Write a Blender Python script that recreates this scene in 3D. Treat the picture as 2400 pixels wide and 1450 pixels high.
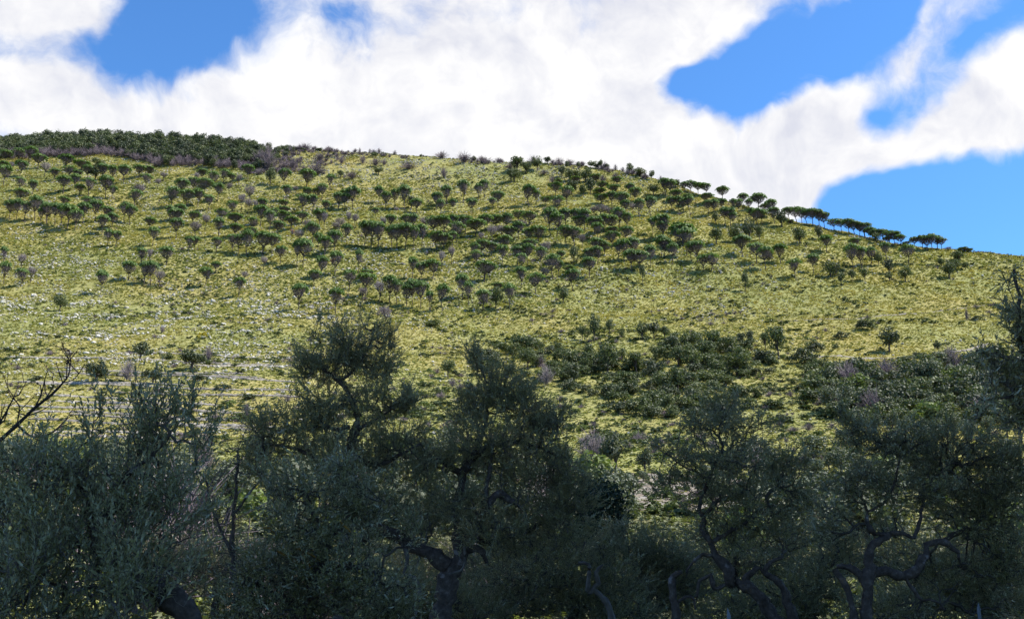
import bpy, math, random
import numpy as np
for o in list(bpy.data.objects): bpy.data.objects.remove(o)
SC = bpy.context.scene
R = math.radians
# ---------------------------------------------------------------- camera
F, CX, CY, PITCH, CZ = 2305.0, 1200.0, 725.0, R(14.7), 1.7     # focal length in photo pixels, centre, tilt, eye height
cam = bpy.data.cameras.new('camera'); co = bpy.data.objects.new('camera', cam); SC.collection.objects.link(co)
cam.sensor_width = 36; cam.lens = 36*F/2400; cam.clip_start = 0.1; cam.clip_end = 5000
co.location = (0, 0, CZ); co.rotation_euler = (R(90)+PITCH, 0, 0); SC.camera = co
# ---------------------------------------------------------------- sun, exposure
SUN_EL = R(55); SUN_AZ_X, SUN_AZ_Y = 1.0, 0.03                   # sun stands to the right of the view
sl = bpy.data.lights.new('sun', 'SUN'); sl.energy = 5.0; sl.angle = R(0.53); sl.color = (1.0, 0.955, 0.88)
so = bpy.data.objects.new('sun', sl); SC.collection.objects.link(so)
az = math.atan2(SUN_AZ_Y, SUN_AZ_X)
SD = np.array([math.cos(SUN_EL)*math.cos(az), math.cos(SUN_EL)*math.sin(az), math.sin(SUN_EL)])
from mathutils import Vector, Matrix, Euler
so.rotation_euler = Vector(SD).to_track_quat('Z', 'Y').to_euler()
SC.view_settings.view_transform = 'Standard'; SC.view_settings.look = 'None'
SC.view_settings.exposure = 0.95; SC.view_settings.gamma = 1.0; SC.view_settings.use_curve_mapping = False
SC.render.engine = 'CYCLES'
SC.cycles.max_bounces = 5; SC.cycles.diffuse_bounces = 3; SC.cycles.transmission_bounces = 2; SC.cycles.use_denoising = True; SC.cycles.denoising_prefilter = 'ACCURATE'
# ---------------------------------------------------------------- pixel helpers (where a thing stood in the photograph)
cP, sP = math.cos(PITCH), math.sin(PITCH)
def ray(px, py):
    a = (np.asarray(px, float)-CX)/F; b = (CY-np.asarray(py, float))/F
    y = cP-b*sP
    return a/y, (sP+b*cP)/y
def project(x, y, z):
    zz = np.asarray(z)-CZ; d = y*cP+zz*sP; v = -y*sP+zz*cP
    return CX+F*x/d, CY-F*v/d
def P(px, py, y):
    u, t = ray(px, py); return np.array([u*y, y, CZ+t*y])
# ---------------------------------------------------------------- world: Nishita sky and procedural cloud
w = bpy.data.worlds.new('World'); SC.world = w; w.use_nodes = True
NT = w.node_tree; NT.nodes.clear(); L = NT.links
def N(t, **k):
    n = NT.nodes.new(t)
    for a, v in k.items(): setattr(n, a, v)
    return n
def M(op, a, b=None, c=None, clamp=False):
    n = N('ShaderNodeMath', operation=op, use_clamp=clamp)
    for i, v in enumerate((a, b, c)):
        if v is None: continue
        if isinstance(v, (int, float)): n.inputs[i].default_value = v
        else: L.new(v, n.inputs[i])
    return n.outputs[0]
SKY_STRENGTH = 0.11
out = N('ShaderNodeOutputWorld'); bg = N('ShaderNodeBackground'); bg.inputs['Strength'].default_value = SKY_STRENGTH
L.new(bg.outputs[0], out.inputs[0])
sky = N('ShaderNodeTexSky', sky_type='NISHITA'); sky.sun_disc = False
sky.sun_elevation = SUN_EL; sky.sun_rotation = math.atan2(SUN_AZ_X, SUN_AZ_Y)
sky.altitude = 300; sky.air_density = 1.0; sky.dust_density = 0.25; sky.ozone_density = 3.0
tc = N('ShaderNodeTexCoord'); D = tc.outputs['Generated']
def blob(px, py, rx, ry, ang, k=1.75):
    u, t = ray(px, py); d = Vector((float(u), 1, float(t))).normalized()
    right = d.cross(Vector((0, 0, 1))).normalized(); up = right.cross(d)
    a = R(ang); e1 = right*math.cos(a)+up*math.sin(a); e2 = d.cross(e1)*-1
    m = Matrix((e1, e2, e1.cross(e2))).transposed()
    mp = N('ShaderNodeMapping', vector_type='TEXTURE')
    mp.inputs['Location'].default_value = d; mp.inputs['Rotation'].default_value = m.to_euler()
    mp.inputs['Scale'].default_value = (rx*k/F, ry*k/F, 0.6)
    L.new(WARP, mp.inputs[0])
    g = N('ShaderNodeTexGradient', gradient_type='QUADRATIC_SPHERE'); L.new(mp.outputs[0], g.inputs[0])
    return g.outputs['Fac']
def noise(scale, detail, rough, vec, dist=0.0, lac=2.0):
    n = N('ShaderNodeTexNoise'); n.inputs['Scale'].default_value = scale; n.inputs['Detail'].default_value = detail
    n.inputs['Roughness'].default_value = rough; n.inputs['Distortion'].default_value = dist; n.inputs['Lacunarity'].default_value = lac
    L.new(vec, n.inputs['Vector']); return n
# soft warp of the direction so that cloud outlines billow
wn = noise(6.0, 4, 0.55, D)
s1 = N('ShaderNodeVectorMath', operation='SUBTRACT'); L.new(wn.outputs['Color'], s1.inputs[0]); s1.inputs[1].default_value = (.5, .5, .5)
s2 = N('ShaderNodeVectorMath', operation='MULTIPLY_ADD'); L.new(s1.outputs[0], s2.inputs[0]); s2.inputs[1].default_value = (.10, .10, .10); L.new(D, s2.inputs[2])
WARP = s2.outputs[0]
BL = [  # photo x, y, half-width, half-height, tilt, weight: where this sky has cloud (+) and clear gaps (-)
 (1150,140,520,260,5,1.5),(1450,330,330,190,0,1.5),(110,235,380,130,0,1.7),(620,270,400,110,15,1.2),(1000,330,620,110,0,1.1),
 (90,22,250,75,-5,1.9),(1880,385,260,130,12,1.8),(1930,245,130,100,35,1.15),(2200,335,300,95,18,1.6),(2390,290,170,80,25,.85),
 (2130,165,190,60,28,.72),(2330,190,160,45,32,.7),(1890,40,130,40,50,.6),(2170,40,140,40,42,.7),(1620,50,230,140,20,1.3),(1650,430,220,60,0,.8),
 (-300,200,400,200,0,.9),(2700,250,300,120,20,.8),(900,-250,700,160,0,.7),
 (375,105,185,100,28,-1.8),(480,20,130,80,0,-1.2),(240,90,90,40,20,-.3),(1760,175,230,90,22,-2.1),(1625,205,80,45,0,-1.2),(1740,275,60,70,60,-1.0),
 (2040,80,260,70,38,-.75),(2280,110,200,60,30,-.5),(2280,560,380,190,8,-2.4),(2030,480,170,60,20,-.9),(1720,390,25,70,-12,-.7),(790,40,130,70,0,-.55),(480,225,60,35,0,-.5),(690,300,60,25,10,-.5),(2060,255,60,60,-60,-.8)]
f1 = noise(4.2, 9, 0.56, WARP, 0.0); f2 = noise(15, 9, 0.62, WARP, 0.0)
blobs = 0
acc = M('ADD', 0.0, -1.74)
for px, py, rx, ry, an, wt in BL:
    acc = M('MULTIPLY_ADD', blob(px, py, rx, ry, an), wt*(1.0 if wt > 0 else 1.45), acc)
acc0 = acc
acc = M('MULTIPLY_ADD', f1.outputs['Fac'], 2.2, acc)
acc = M('MULTIPLY_ADD', f2.outputs['Fac'], 1.5, acc)
mr = N('ShaderNodeMapRange', interpolation_type='SMOOTHSTEP'); L.new(acc, mr.inputs[0])
mr.inputs[1].default_value = 0.02; mr.inputs[2].default_value = 0.95
# thin veil: streaks around and between the heaps
mpv = N('ShaderNodeMapping'); mpv.inputs['Rotation'].default_value = (0, R(38), 0); mpv.inputs['Scale'].default_value = (1, 1, 3.2); L.new(WARP, mpv.inputs[0])
f4 = noise(9, 9, 0.62, mpv.outputs[0], 0.3)
thin = M('MULTIPLY_ADD', f4.outputs['Fac'], 3.4, M('ADD', M('MULTIPLY_ADD', f1.outputs['Fac'], 1.5, -1.05), acc0))
mt = N('ShaderNodeMapRange', interpolation_type='SMOOTHSTEP'); L.new(thin, mt.inputs[0]); mt.inputs[1].default_value = -.35; mt.inputs[2].default_value = 1.25; mt.inputs[4].default_value = .72
mask = M('MAXIMUM', mr.outputs[0], mt.outputs[0])
# billows: the lit side of each lump against the side turned from the sun
off = N('ShaderNodeVectorMath', operation='ADD'); L.new(WARP, off.inputs[0]); off.inputs[1].default_value = (.010, .0, .014)
f2b = noise(15, 6, 0.6, off.outputs[0]); f5 = noise(7.0, 5, .55, WARP); off2 = N('ShaderNodeVectorMath', operation='ADD'); L.new(WARP, off2.inputs[0]); off2.inputs[1].default_value = (.022, 0, .03); f5b = noise(7.0, 5, .55, off2.outputs[0])
rel = M('ADD', M('MULTIPLY', M('SUBTRACT', f2b.outputs['Fac'], f2.outputs['Fac']), 1.6), M('MULTIPLY', M('SUBTRACT', f5b.outputs['Fac'], f5.outputs['Fac']), 2.6))
f3 = noise(5.5, 6, 0.55, WARP, 0.0)
gmm = M('ADD', M('MULTIPLY_ADD', f3.outputs['Fac'], 1.9, -.54), rel, clamp=True)
cc = N('ShaderNodeMix', data_type='RGBA'); L.new(gmm, cc.inputs['Factor'])
b = 1/SKY_STRENGTH
cc.inputs['A'].default_value = (.555*b, .55*b, .545*b, 1); cc.inputs['B'].default_value = (.385*b, .395*b, .445*b, 1)
tint = N('ShaderNodeMix', data_type='RGBA', blend_type='MULTIPLY'); tint.inputs['Factor'].default_value = 1
L.new(sky.outputs[0], tint.inputs['A']); tint.inputs['B'].default_value = (.46, .80, 1.10, 1)
fm = N('ShaderNodeMix', data_type='RGBA'); L.new(mask, fm.inputs['Factor']); L.new(tint.outputs['Result'], fm.inputs['A']); L.new(cc.outputs['Result'], fm.inputs['B'])
L.new(fm.outputs['Result'], bg.inputs['Color'])
w.cycles.sampling_method = 'MANUAL'; w.cycles.sample_map_resolution = 512
# ---------------------------------------------------------------- helpers
COL = SC.collection
def fast_mesh(name, V, Fc, mat=None, smooth=False):
    V = np.ascontiguousarray(V, np.float32); Fc = np.ascontiguousarray(Fc, np.int32)
    me = bpy.data.meshes.new(name); k = Fc.shape[1]
    me.vertices.add(len(V)); me.vertices.foreach_set('co', V.ravel())
    me.loops.add(Fc.size); me.loops.foreach_set('vertex_index', Fc.ravel())
    me.polygons.add(len(Fc)); me.polygons.foreach_set('loop_start', np.arange(0, Fc.size, k, dtype=np.int32))
    if smooth: me.polygons.foreach_set('use_smooth', np.ones(len(Fc), bool))
    me.update(calc_edges=True)
    if mat: me.materials.append(mat)
    return me
def link(name, data, parent=None, loc=None):
    o = bpy.data.objects.new(name, data); COL.objects.link(o)
    if parent: o.parent = parent
    if loc is not None: o.location = loc
    return o
def tag(o, label=None, cat=None, group=None, kind=None):
    for k, v in (('label', label), ('category', cat), ('group', group), ('kind', kind)):
        if v: o[k] = v
    return o
class MB:                                   # collects quads
    def __init__(s): s.V = []; s.F = []; s.n = 0
    def add(s, V, Fc):
        s.V.append(np.asarray(V)); s.F.append(np.asarray(Fc)+s.n); s.n += len(V)
    def tube(s, pts, rad, sides=5, rng=None, wob=0.0):
        pts = np.asarray(pts, float); rad = np.asarray(rad, float); n = len(pts)
        tg = np.gradient(pts, axis=0); tg /= np.linalg.norm(tg, axis=1)[:, None]+1e-9
        ref = np.array([0, 0, 1.0]) if abs(tg[0, 2]) < .9 else np.array([1.0, 0, 0])
        e1 = np.cross(tg, ref); e1 /= np.linalg.norm(e1, axis=1)[:, None]+1e-9; e2 = np.cross(tg, e1)
        a = np.linspace(0, 2*math.pi, sides, endpoint=False)
        rr = np.repeat(rad[:, None], sides, 1)
        if rng is not None and wob: rr = rr*(1+wob*rng.standard_normal((n, sides)))
        V = pts[:, None]+rr[..., None]*(np.cos(a)[None, :, None]*e1[:, None]+np.sin(a)[None, :, None]*e2[:, None])
        i = np.arange(n-1)[:, None]*sides; j = np.arange(sides)[None]; j2 = (j+1) % sides
        Fc = np.stack([i+j, i+j2, i+sides+j2, i+sides+j], -1).reshape(-1, 4)
        s.add(V.reshape(-1, 3), Fc)
    def mesh(s, name, mat, smooth=False): return fast_mesh(name, np.concatenate(s.V), np.concatenate(s.F), mat, smooth)
def spline(pts, step):                      # Catmull-Rom through rows of pts (any number of columns; first 3 are xyz)
    pts = np.asarray(pts, float)
    if len(pts) < 3:
        d = np.linalg.norm(pts[1, :3]-pts[0, :3]); k = max(2, int(d/step)+1); t = np.linspace(0, 1, k)[:, None]
        return pts[0]*(1-t)+pts[1]*t
    q = np.vstack([2*pts[0]-pts[1], pts, 2*pts[-1]-pts[-2]]); o = []
    for i in range(1, len(q)-2):
        p0, p1, p2, p3 = q[i-1:i+3]; d = np.linalg.norm(p2[:3]-p1[:3]); k = max(2, int(d/step)); t = np.linspace(0, 1, k, endpoint=False)[:, None]
        o.append(.5*(2*p1+(p2-p0)*t+(2*p0-5*p1+4*p2-p3)*t*t+(3*p1-p0-3*p2+p3)*t**3))
    return np.vstack(o+[pts[-1:]])
def vnoise(x, y, seed=0):                   # cheap smooth 2-D value noise, 0..1
    xi = np.floor(x).astype(np.int64); yi = np.floor(y).astype(np.int64); fx = x-xi; fy = y-yi
    fx = fx*fx*(3-2*fx); fy = fy*fy*(3-2*fy)
    def h(a, b):
        n = (a*374761393+b*668265263+seed*982451653) & 0xffffffff; n = ((n ^ (n >> 13))*1274126177) & 0xffffffff
        return ((n ^ (n >> 16)) & 0xffff)/65535.0
    return (h(xi, yi)*(1-fx)+h(xi+1, yi)*fx)*(1-fy)+(h(xi, yi+1)*(1-fx)+h(xi+1, yi+1)*fx)*fy
def fbm(x, y, o=4, seed=0):
    s = 0; a = .5
    for k in range(o): s = s+a*vnoise(x*2**k+17*k, y*2**k-9*k, seed+k); a *= .5
    return s
# ---------------------------------------------------------------- materials
def new_mat(name):
    m = bpy.data.materials.new(name); m.use_nodes = True; nt = m.node_tree; nt.nodes.clear()
    o = nt.nodes.new('ShaderNodeOutputMaterial'); return m, nt, o
def ramp(nt, fac, stops):
    r = nt.nodes.new('ShaderNodeValToRGB'); e = r.color_ramp.elements
    while len(e) < len(stops): e.new(.5)
    for el, (p, c) in zip(e, stops): el.position = p; el.color = (*c, 1)
    nt.links.new(fac, r.inputs[0]); return r.outputs[0]
def tnoise(nt, vec, scale, detail=3, rough=.55):
    n = nt.nodes.new('ShaderNodeTexNoise'); n.inputs['Scale'].default_value = scale; n.inputs['Detail'].default_value = detail; n.inputs['Roughness'].default_value = rough
    if vec is not None: nt.links.new(vec, n.inputs['Vector'])
    return n.outputs['Fac']
def mixc(nt, fac, a, b, blend='MIX'):
    m = nt.nodes.new('ShaderNodeMix'); m.data_type = 'RGBA'; m.blend_type = blend
    for s, v in (('Factor', fac), ('A', a), ('B', b)):
        if isinstance(v, tuple): m.inputs[s].default_value = (*v, 1)
        elif isinstance(v, (int, float)): m.inputs[s].default_value = v
        else: nt.links.new(v, m.inputs[s])
    return m.outputs['Result']
def math_n(nt, op, a, b, clamp=False):
    m = nt.nodes.new('ShaderNodeMath'); m.operation = op; m.use_clamp = clamp
    for i, v in enumerate((a, b)):
        if isinstance(v, (int, float)): m.inputs[i].default_value = v
        else: nt.links.new(v, m.inputs[i])
    return m.outputs[0]
def foliage_mat(name, c1, c2, c3, trans=.25, scale=.6, tcol=None, rough=.6, spec=.25, back=None, patch=None):
    """leaf colour varied from leaf to leaf, from plant to plant and over the ground"""
    m, nt, o = new_mat(name); g = nt.nodes.new('ShaderNodeNewGeometry'); oi = nt.nodes.new('ShaderNodeObjectInfo')
    n = tnoise(nt, g.outputs['Position'], scale, 2)
    v = math_n(nt, 'ADD', math_n(nt, 'MULTIPLY', g.outputs['Random Per Island'], .5), math_n(nt, 'MULTIPLY', oi.outputs['Random'], .3))
    v = math_n(nt, 'ADD', v, math_n(nt, 'MULTIPLY', math_n(nt, 'SUBTRACT', n, .4), .9), True)
    c = ramp(nt, v, [(.08, c1), (.5, c2), (.95, c3)])
    if patch: c = mixc(nt, 1.0, c, ramp(nt, tnoise(nt, g.outputs['Position'], patch, 4, .6), [(.36, (.62,.70,.62)), (.52, (1,1,1)), (.68, (1.14,1.08,1.05))]), 'MULTIPLY')
    if back: c = mixc(nt, g.outputs['Backfacing'], c, back)
    p = nt.nodes.new('ShaderNodeBsdfPrincipled'); p.inputs['Roughness'].default_value = rough; p.inputs['Specular IOR Level'].default_value = spec
    nt.links.new(c, p.inputs['Base Color'])
    t = nt.nodes.new('ShaderNodeBsdfTranslucent')
    nt.links.new(mixc(nt, 1.0, c, tcol or (1.0, 1.15, .5), 'MULTIPLY'), t.inputs['Color'])
    ms = nt.nodes.new('ShaderNodeMixShader'); ms.inputs[0].default_value = trans
    nt.links.new(p.outputs[0], ms.inputs[1]); nt.links.new(t.outputs[0], ms.inputs[2]); nt.links.new(ms.outputs[0], o.inputs[0]); return m
def solid_mat(name, stops, scale=3, rough=.9, coord='Object', bump=0, bscale=20, spec=.2):
    m, nt, o = new_mat(name); tc = nt.nodes.new('ShaderNodeTexCoord'); oi = nt.nodes.new('ShaderNodeObjectInfo')
    n = tnoise(nt, tc.outputs[coord], scale, 5)
    v = math_n(nt, 'ADD', n, math_n(nt, 'MULTIPLY', math_n(nt, 'SUBTRACT', oi.outputs['Random'], .5), .25), True)
    p = nt.nodes.new('ShaderNodeBsdfPrincipled'); p.inputs['Roughness'].default_value = rough; p.inputs['Specular IOR Level'].default_value = spec
    nt.links.new(ramp(nt, v, stops), p.inputs['Base Color'])
    if bump:
        b = nt.nodes.new('ShaderNodeBump'); b.inputs['Strength'].default_value = bump; b.inputs['Distance'].default_value = .02
        nt.links.new(tnoise(nt, tc.outputs[coord], bscale, 6), b.inputs['Height']); nt.links.new(b.outputs[0], p.inputs['Normal'])
    nt.links.new(p.outputs[0], o.inputs[0]); return m
MAT = dict(
 pine=foliage_mat('pine_needles', (.07,.125,.034), (.11,.175,.048), (.165,.23,.07), .34, .25),
 oak=foliage_mat('oak_leaves', (.055,.07,.034), (.095,.115,.05), (.155,.165,.07), .22, .3),  # greyed towards blue: distance haze put into the leaf colour
 dark=foliage_mat('dark_leaves', (.042,.052,.034), (.07,.084,.046), (.105,.115,.06), .18, .3),  # lifted and greyed the same way, haze painted into the leaves
 shrub=foliage_mat('shrub_leaves', (.045,.065,.025), (.08,.105,.038), (.14,.16,.055), .22, .2),
 bright=foliage_mat('bright_leaves', (.095,.125,.035), (.13,.165,.05), (.18,.21,.07), .25, .4),
 euphorbia=foliage_mat('yellow_flowers', (.25,.20,.01), (.38,.30,.02), (.30,.34,.04), .2, .8),
 far_olive=foliage_mat('grey_olive_leaves', (.06,.072,.045), (.10,.115,.072), (.15,.165,.11), .2, .5),
 tuft=foliage_mat('dry_grass', (.26,.26,.085), (.38,.355,.12), (.48,.435,.175), .25, .035, (1.0,1.0,.5), patch=.10),
 tuft_green=foliage_mat('green_grass', (.18,.205,.07), (.27,.285,.10), (.37,.365,.145), .25, .06, patch=.13),
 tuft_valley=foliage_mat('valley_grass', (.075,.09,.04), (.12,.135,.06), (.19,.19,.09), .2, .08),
 twig=solid_mat('dead_twigs', [(.3,(.12,.095,.105)), (.7,(.23,.185,.20))], 6),
 pale_twig=solid_mat('pale_twigs', [(.3,(.16,.135,.14)), (.7,(.27,.23,.235))], 6),
 trunk=solid_mat('pine_bark', [(.3,(.045,.035,.032)), (.7,(.10,.08,.07))], 9),
 rust=foliage_mat('rust_needles', (.30,.07,.02), (.42,.12,.04), (.45,.18,.07), .2, .5),
 rock=solid_mat('limestone', [(.25,(.26,.24,.20)), (.5,(.43,.40,.345)), (.8,(.57,.535,.475))], 1.5, .95, 'Object', .5, 6),
 tan=solid_mat('tan_stone', [(.3,(.35,.21,.10)), (.7,(.55,.36,.19))], 2, .95, 'Object', .4, 8),
 post=solid_mat('grey_paint', [(.3,(.09,.10,.12)), (.7,(.15,.165,.19))], 4, .5),
)
# ---------------------------------------------------------------- terrain: valley floor, front slope, ridge falling to the right
_yt = np.array([-60, 24, 30, 45, 60, 75, 100, 130, 195, 255, 345, 450, 520, 620, 760, 1000.])
_zt = np.array([0, 0, .5, 2.7, 4.5, 7.4, 12.6, 19.7, 43.5, 71.5, 128.7, 201, 248, 315, 405, 560.])
_yd = np.arange(-60, 1000, 1.0); _zd = np.interp(_yd, _yt, _zt)
_k = np.exp(-.5*(np.arange(-20, 21)/7.0)**2); _k /= _k.sum()
_zs = np.convolve(np.pad(_zd, 20, 'edge'), _k, 'valid'); _wb = np.clip((_yd-30)/40, 0, 1); _zd = _zd*(1-_wb)+_zs*_wb
_sx = [-2500,-600,0,250,450,650,700,900,1000,1170,1250,1350,1450,1560,1640,1700,1800,1900,2000,2100,2200,2300,2400,3000,5000]
_sy = [420,345,338,328,338,352,349,361,367,381,380,388,400,425,455,470,501,528,549,573,584,592,602,690,900]
_su, _st = ray(np.array(_sx), np.array(_sy)); _o = np.argsort(_su); _su = _su[_o]; _st = _st[_o]
_tt = (_zd-CZ)/np.maximum(_yd, 1); _i0 = np.searchsorted(_yd, 60)
def height(x, y):
    x = np.asarray(x, float); y = np.asarray(y, float)
    zs = np.interp(y, _yd, _zd); u = x/np.maximum(y, 30)
    ts = np.interp(u, _su, _st); ys = np.interp(ts, np.maximum.accumulate(_tt[_i0:]), _yd[_i0:]); zr = np.interp(ys, _yd, _zd)
    zr = zr-.12*(y-ys); k = 4.0
    z = -k*np.logaddexp(-zs/k, -zr/k)                                  # soft minimum of slope and ridge
    z = z+k*math.log(2)*np.exp(-((y-ys)/30)**2)*.8
    w = np.clip((y-26)/60, 0, 1); w2 = np.clip((y-120)/200, 0, 1)
    z = z+w*((fbm(x/22, y/22, 3, 5)-.44)*2.6)+w2*((fbm(x/60, y/60, 3, 9)-.44)*6+(fbm(x/9, y/9, 3, 19)-.44)*1.7)+np.clip((y-18)/20, .25, 1)*(fbm(x/2.5, y/2.5, 3, 3)-.44)*.45
    return z
_uq = np.linspace(-.75, .75, 301); _yq = 150*np.exp(np.linspace(0, math.log(620/150), 500)); _tg = np.interp(_uq, _su, _st)   # settle the ridge on the photographed skyline
for _ in range(4):
    _sk = ((height(_uq[:, None]*_yq[None], np.repeat(_yq[None], 301, 0))-CZ)/_yq[None]).max(1)
    _e = np.convolve(np.pad(_tg-_sk, 4, 'edge'), np.ones(9)/9, 'valid')
    _base = np.interp(_uq, _su, _st)+_e*.8; _in = (_su < -.75) | (_su > .75); _s2 = np.concatenate([_su[_in], _uq]); _t2 = np.concatenate([_st[_in], _base]); _o = np.argsort(_s2); _su = _s2[_o]; _st = _t2[_o]
_cols = np.concatenate([np.linspace(-1.5, -.62, 30, endpoint=False), np.linspace(-.62, .62, 440), np.linspace(.62, 1.5, 31)[1:]])
_rows = np.concatenate([np.linspace(-40, 20, 60, endpoint=False), 20*np.exp(np.linspace(0, math.log(700/20), 300))])
X = _cols[None]*np.sqrt(_rows**2+30**2)[:, None]; Y = np.repeat(_rows[:, None], len(_cols), 1); Z = height(X, Y)
nr, nc = X.shape; ii = np.arange(nr-1)[:, None]*nc+np.arange(nc-1)[None]
m, nt, o = new_mat('hill_soil'); g = nt.nodes.new('ShaderNodeNewGeometry'); pos = g.outputs['Position']
base = ramp(nt, tnoise(nt, pos, .35, 6, .65), [(.3, (.15,.15,.055)), (.5, (.23,.215,.08)), (.72, (.31,.275,.12))])
big = ramp(nt, tnoise(nt, pos, .02, 3), [(.4, (.85,.92,.85)), (.62, (1.08,1.0,.9))])
col = mixc(nt, 1.0, base, big, 'MULTIPLY')
st = nt.nodes.new('ShaderNodeMapRange'); nt.links.new(tnoise(nt, pos, 1.6, 4, .6), st.inputs[0]); st.inputs[1].default_value = .60; st.inputs[2].default_value = .66
col = mixc(nt, math_n(nt, 'MULTIPLY', st.outputs[0], .45), col, (.42,.40,.35))
sx = nt.nodes.new('ShaderNodeSeparateXYZ'); nt.links.new(pos, sx.inputs[0]); vy_ = nt.nodes.new('ShaderNodeMapRange'); nt.links.new(math_n(nt, 'ADD', sx.outputs['Y'], math_n(nt, 'MULTIPLY', tnoise(nt, pos, .06, 3), 40)), vy_.inputs[0])
vy_.inputs[1].default_value = 72; vy_.inputs[2].default_value = 115; col = mixc(nt, vy_.outputs[0], ramp(nt, tnoise(nt, pos, .5, 6, .65), [(.3, (.06,.065,.032)), (.6, (.13,.125,.065)), (.75, (.22,.195,.13))]), col)
p = nt.nodes.new('ShaderNodeBsdfPrincipled'); p.inputs['Roughness'].default_value = 1; p.inputs['Specular IOR Level'].default_value = .05
nt.links.new(col, p.inputs['Base Color']); nt.links.new(p.outputs[0], o.inputs[0])
hill = link('hillside', fast_mesh('hillside', np.stack([X, Y, Z], -1).reshape(-1, 3), np.stack([ii, ii+1, ii+nc+1, ii+nc], -1).reshape(-1, 4), m, True)); tag(hill, kind='structure')
# the plain around and behind, out to the horizon
gv = np.array([[-1300,-250,-.6],[1300,-250,-.6],[1300,1400,-.6],[-1300,1400,-.6]])
tag(link('ground', fast_mesh('ground', gv, [[0,1,2,3]], m)), kind='structure')
# where a pixel's sight line meets the slope
_yy = 26*np.exp(np.linspace(0, math.log(640/26), 900))
def hit(px, py):
    u, t = ray(px, py); d = CZ+float(t)*_yy-height(float(u)*_yy, _yy); k = np.nonzero(d < 0)[0]
    if len(k) == 0:                                    # sight line just clears the skyline: stand on the ridge below it
        y = _yy[np.argmin(d[:700])]
    elif k[0] == 0: y = _yy[0]
    else:
        i = k[0]; y = _yy[i-1]+(_yy[i]-_yy[i-1])*d[i-1]/(d[i-1]-d[i])
    x = float(u)*y; return np.array([x, y, float(height(x, y))])
_ux = np.linspace(-.72, .72, 721)
def visible_mask(x, y, z):                             # is this ground point seen past the slope in front of it (not over the ridge)
    t = (z-CZ)/y; u = x/y
    ts = np.interp(u, _su, _st); return t < ts+.004
# ---------------------------------------------------------------- stuff scatter: one point mesh, instanced by geometry nodes
def scatter(name, pos, rot, scl, meshes, rng, kind='stuff'):
    me = bpy.data.meshes.new(name); me.vertices.add(len(pos)); me.vertices.foreach_set('co', np.ascontiguousarray(pos, np.float32).ravel())
    for nme, typ, arr in (('rot', 'FLOAT_VECTOR', rot), ('scl', 'FLOAT_VECTOR', scl)):
        a = me.attributes.new(nme, typ, 'POINT'); a.data.foreach_set('vector', np.ascontiguousarray(arr, np.float32).ravel())
    a = me.attributes.new('idx', 'INT', 'POINT'); a.data.foreach_set('value', rng.integers(0, len(meshes), len(pos)).astype(np.int32))
    o = link(name, me); tag(o, kind=kind)
    ng = bpy.data.node_groups.new(name, 'GeometryNodeTree')
    ng.interface.new_socket('Geometry', in_out='INPUT', socket_type='NodeSocketGeometry'); ng.interface.new_socket('Geometry', in_out='OUTPUT', socket_type='NodeSocketGeometry')
    gi = ng.nodes.new('NodeGroupInput'); go = ng.nodes.new('NodeGroupOutput'); jn = ng.nodes.new('GeometryNodeJoinGeometry'); ip = ng.nodes.new('GeometryNodeInstanceOnPoints')
    for k, mm in enumerate(meshes):
        src = bpy.data.objects.new(name+'_source', mm); oi = ng.nodes.new('GeometryNodeObjectInfo'); oi.inputs['Object'].default_value = src; oi.inputs['As Instance'].default_value = True
        ng.links.new(oi.outputs['Geometry'], jn.inputs[0])
    def attr(n, t):
        q = ng.nodes.new('GeometryNodeInputNamedAttribute'); q.data_type = t; q.inputs['Name'].default_value = n; return q.outputs[0]
    ng.links.new(gi.outputs[0], ip.inputs['Points']); ng.links.new(jn.outputs[0], ip.inputs['Instance']); ip.inputs['Pick Instance'].default_value = True
    ng.links.new(attr('idx', 'INT'), ip.inputs['Instance Index']); ng.links.new(attr('rot', 'FLOAT_VECTOR'), ip.inputs['Rotation']); ng.links.new(attr('scl', 'FLOAT_VECTOR'), ip.inputs['Scale'])
    ng.links.new(ip.outputs[0], go.inputs[0])
    o.modifiers.new('scatter', 'NODES').node_group = ng; return o
def random_slope(n, rng, y0, y1, dens_pow=1.0, umax=.60):
    """points on the slope, density falling as 1/y**dens_pow"""
    q = rng.random(n); e = 2-dens_pow
    y = (y0**e+q*(y1**e-y0**e))**(1/e) if abs(e) > 1e-6 else y0*(y1/y0)**q
    x = rng.uniform(-umax, umax, n)*y; z = height(x, y); k = visible_mask(x, y, z); return x[k], y[k], z[k]
def gauss(px, py, cx, cy, rx, ry): return np.exp(-((px-cx)/rx)**2-((py-cy)/ry)**2)
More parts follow.
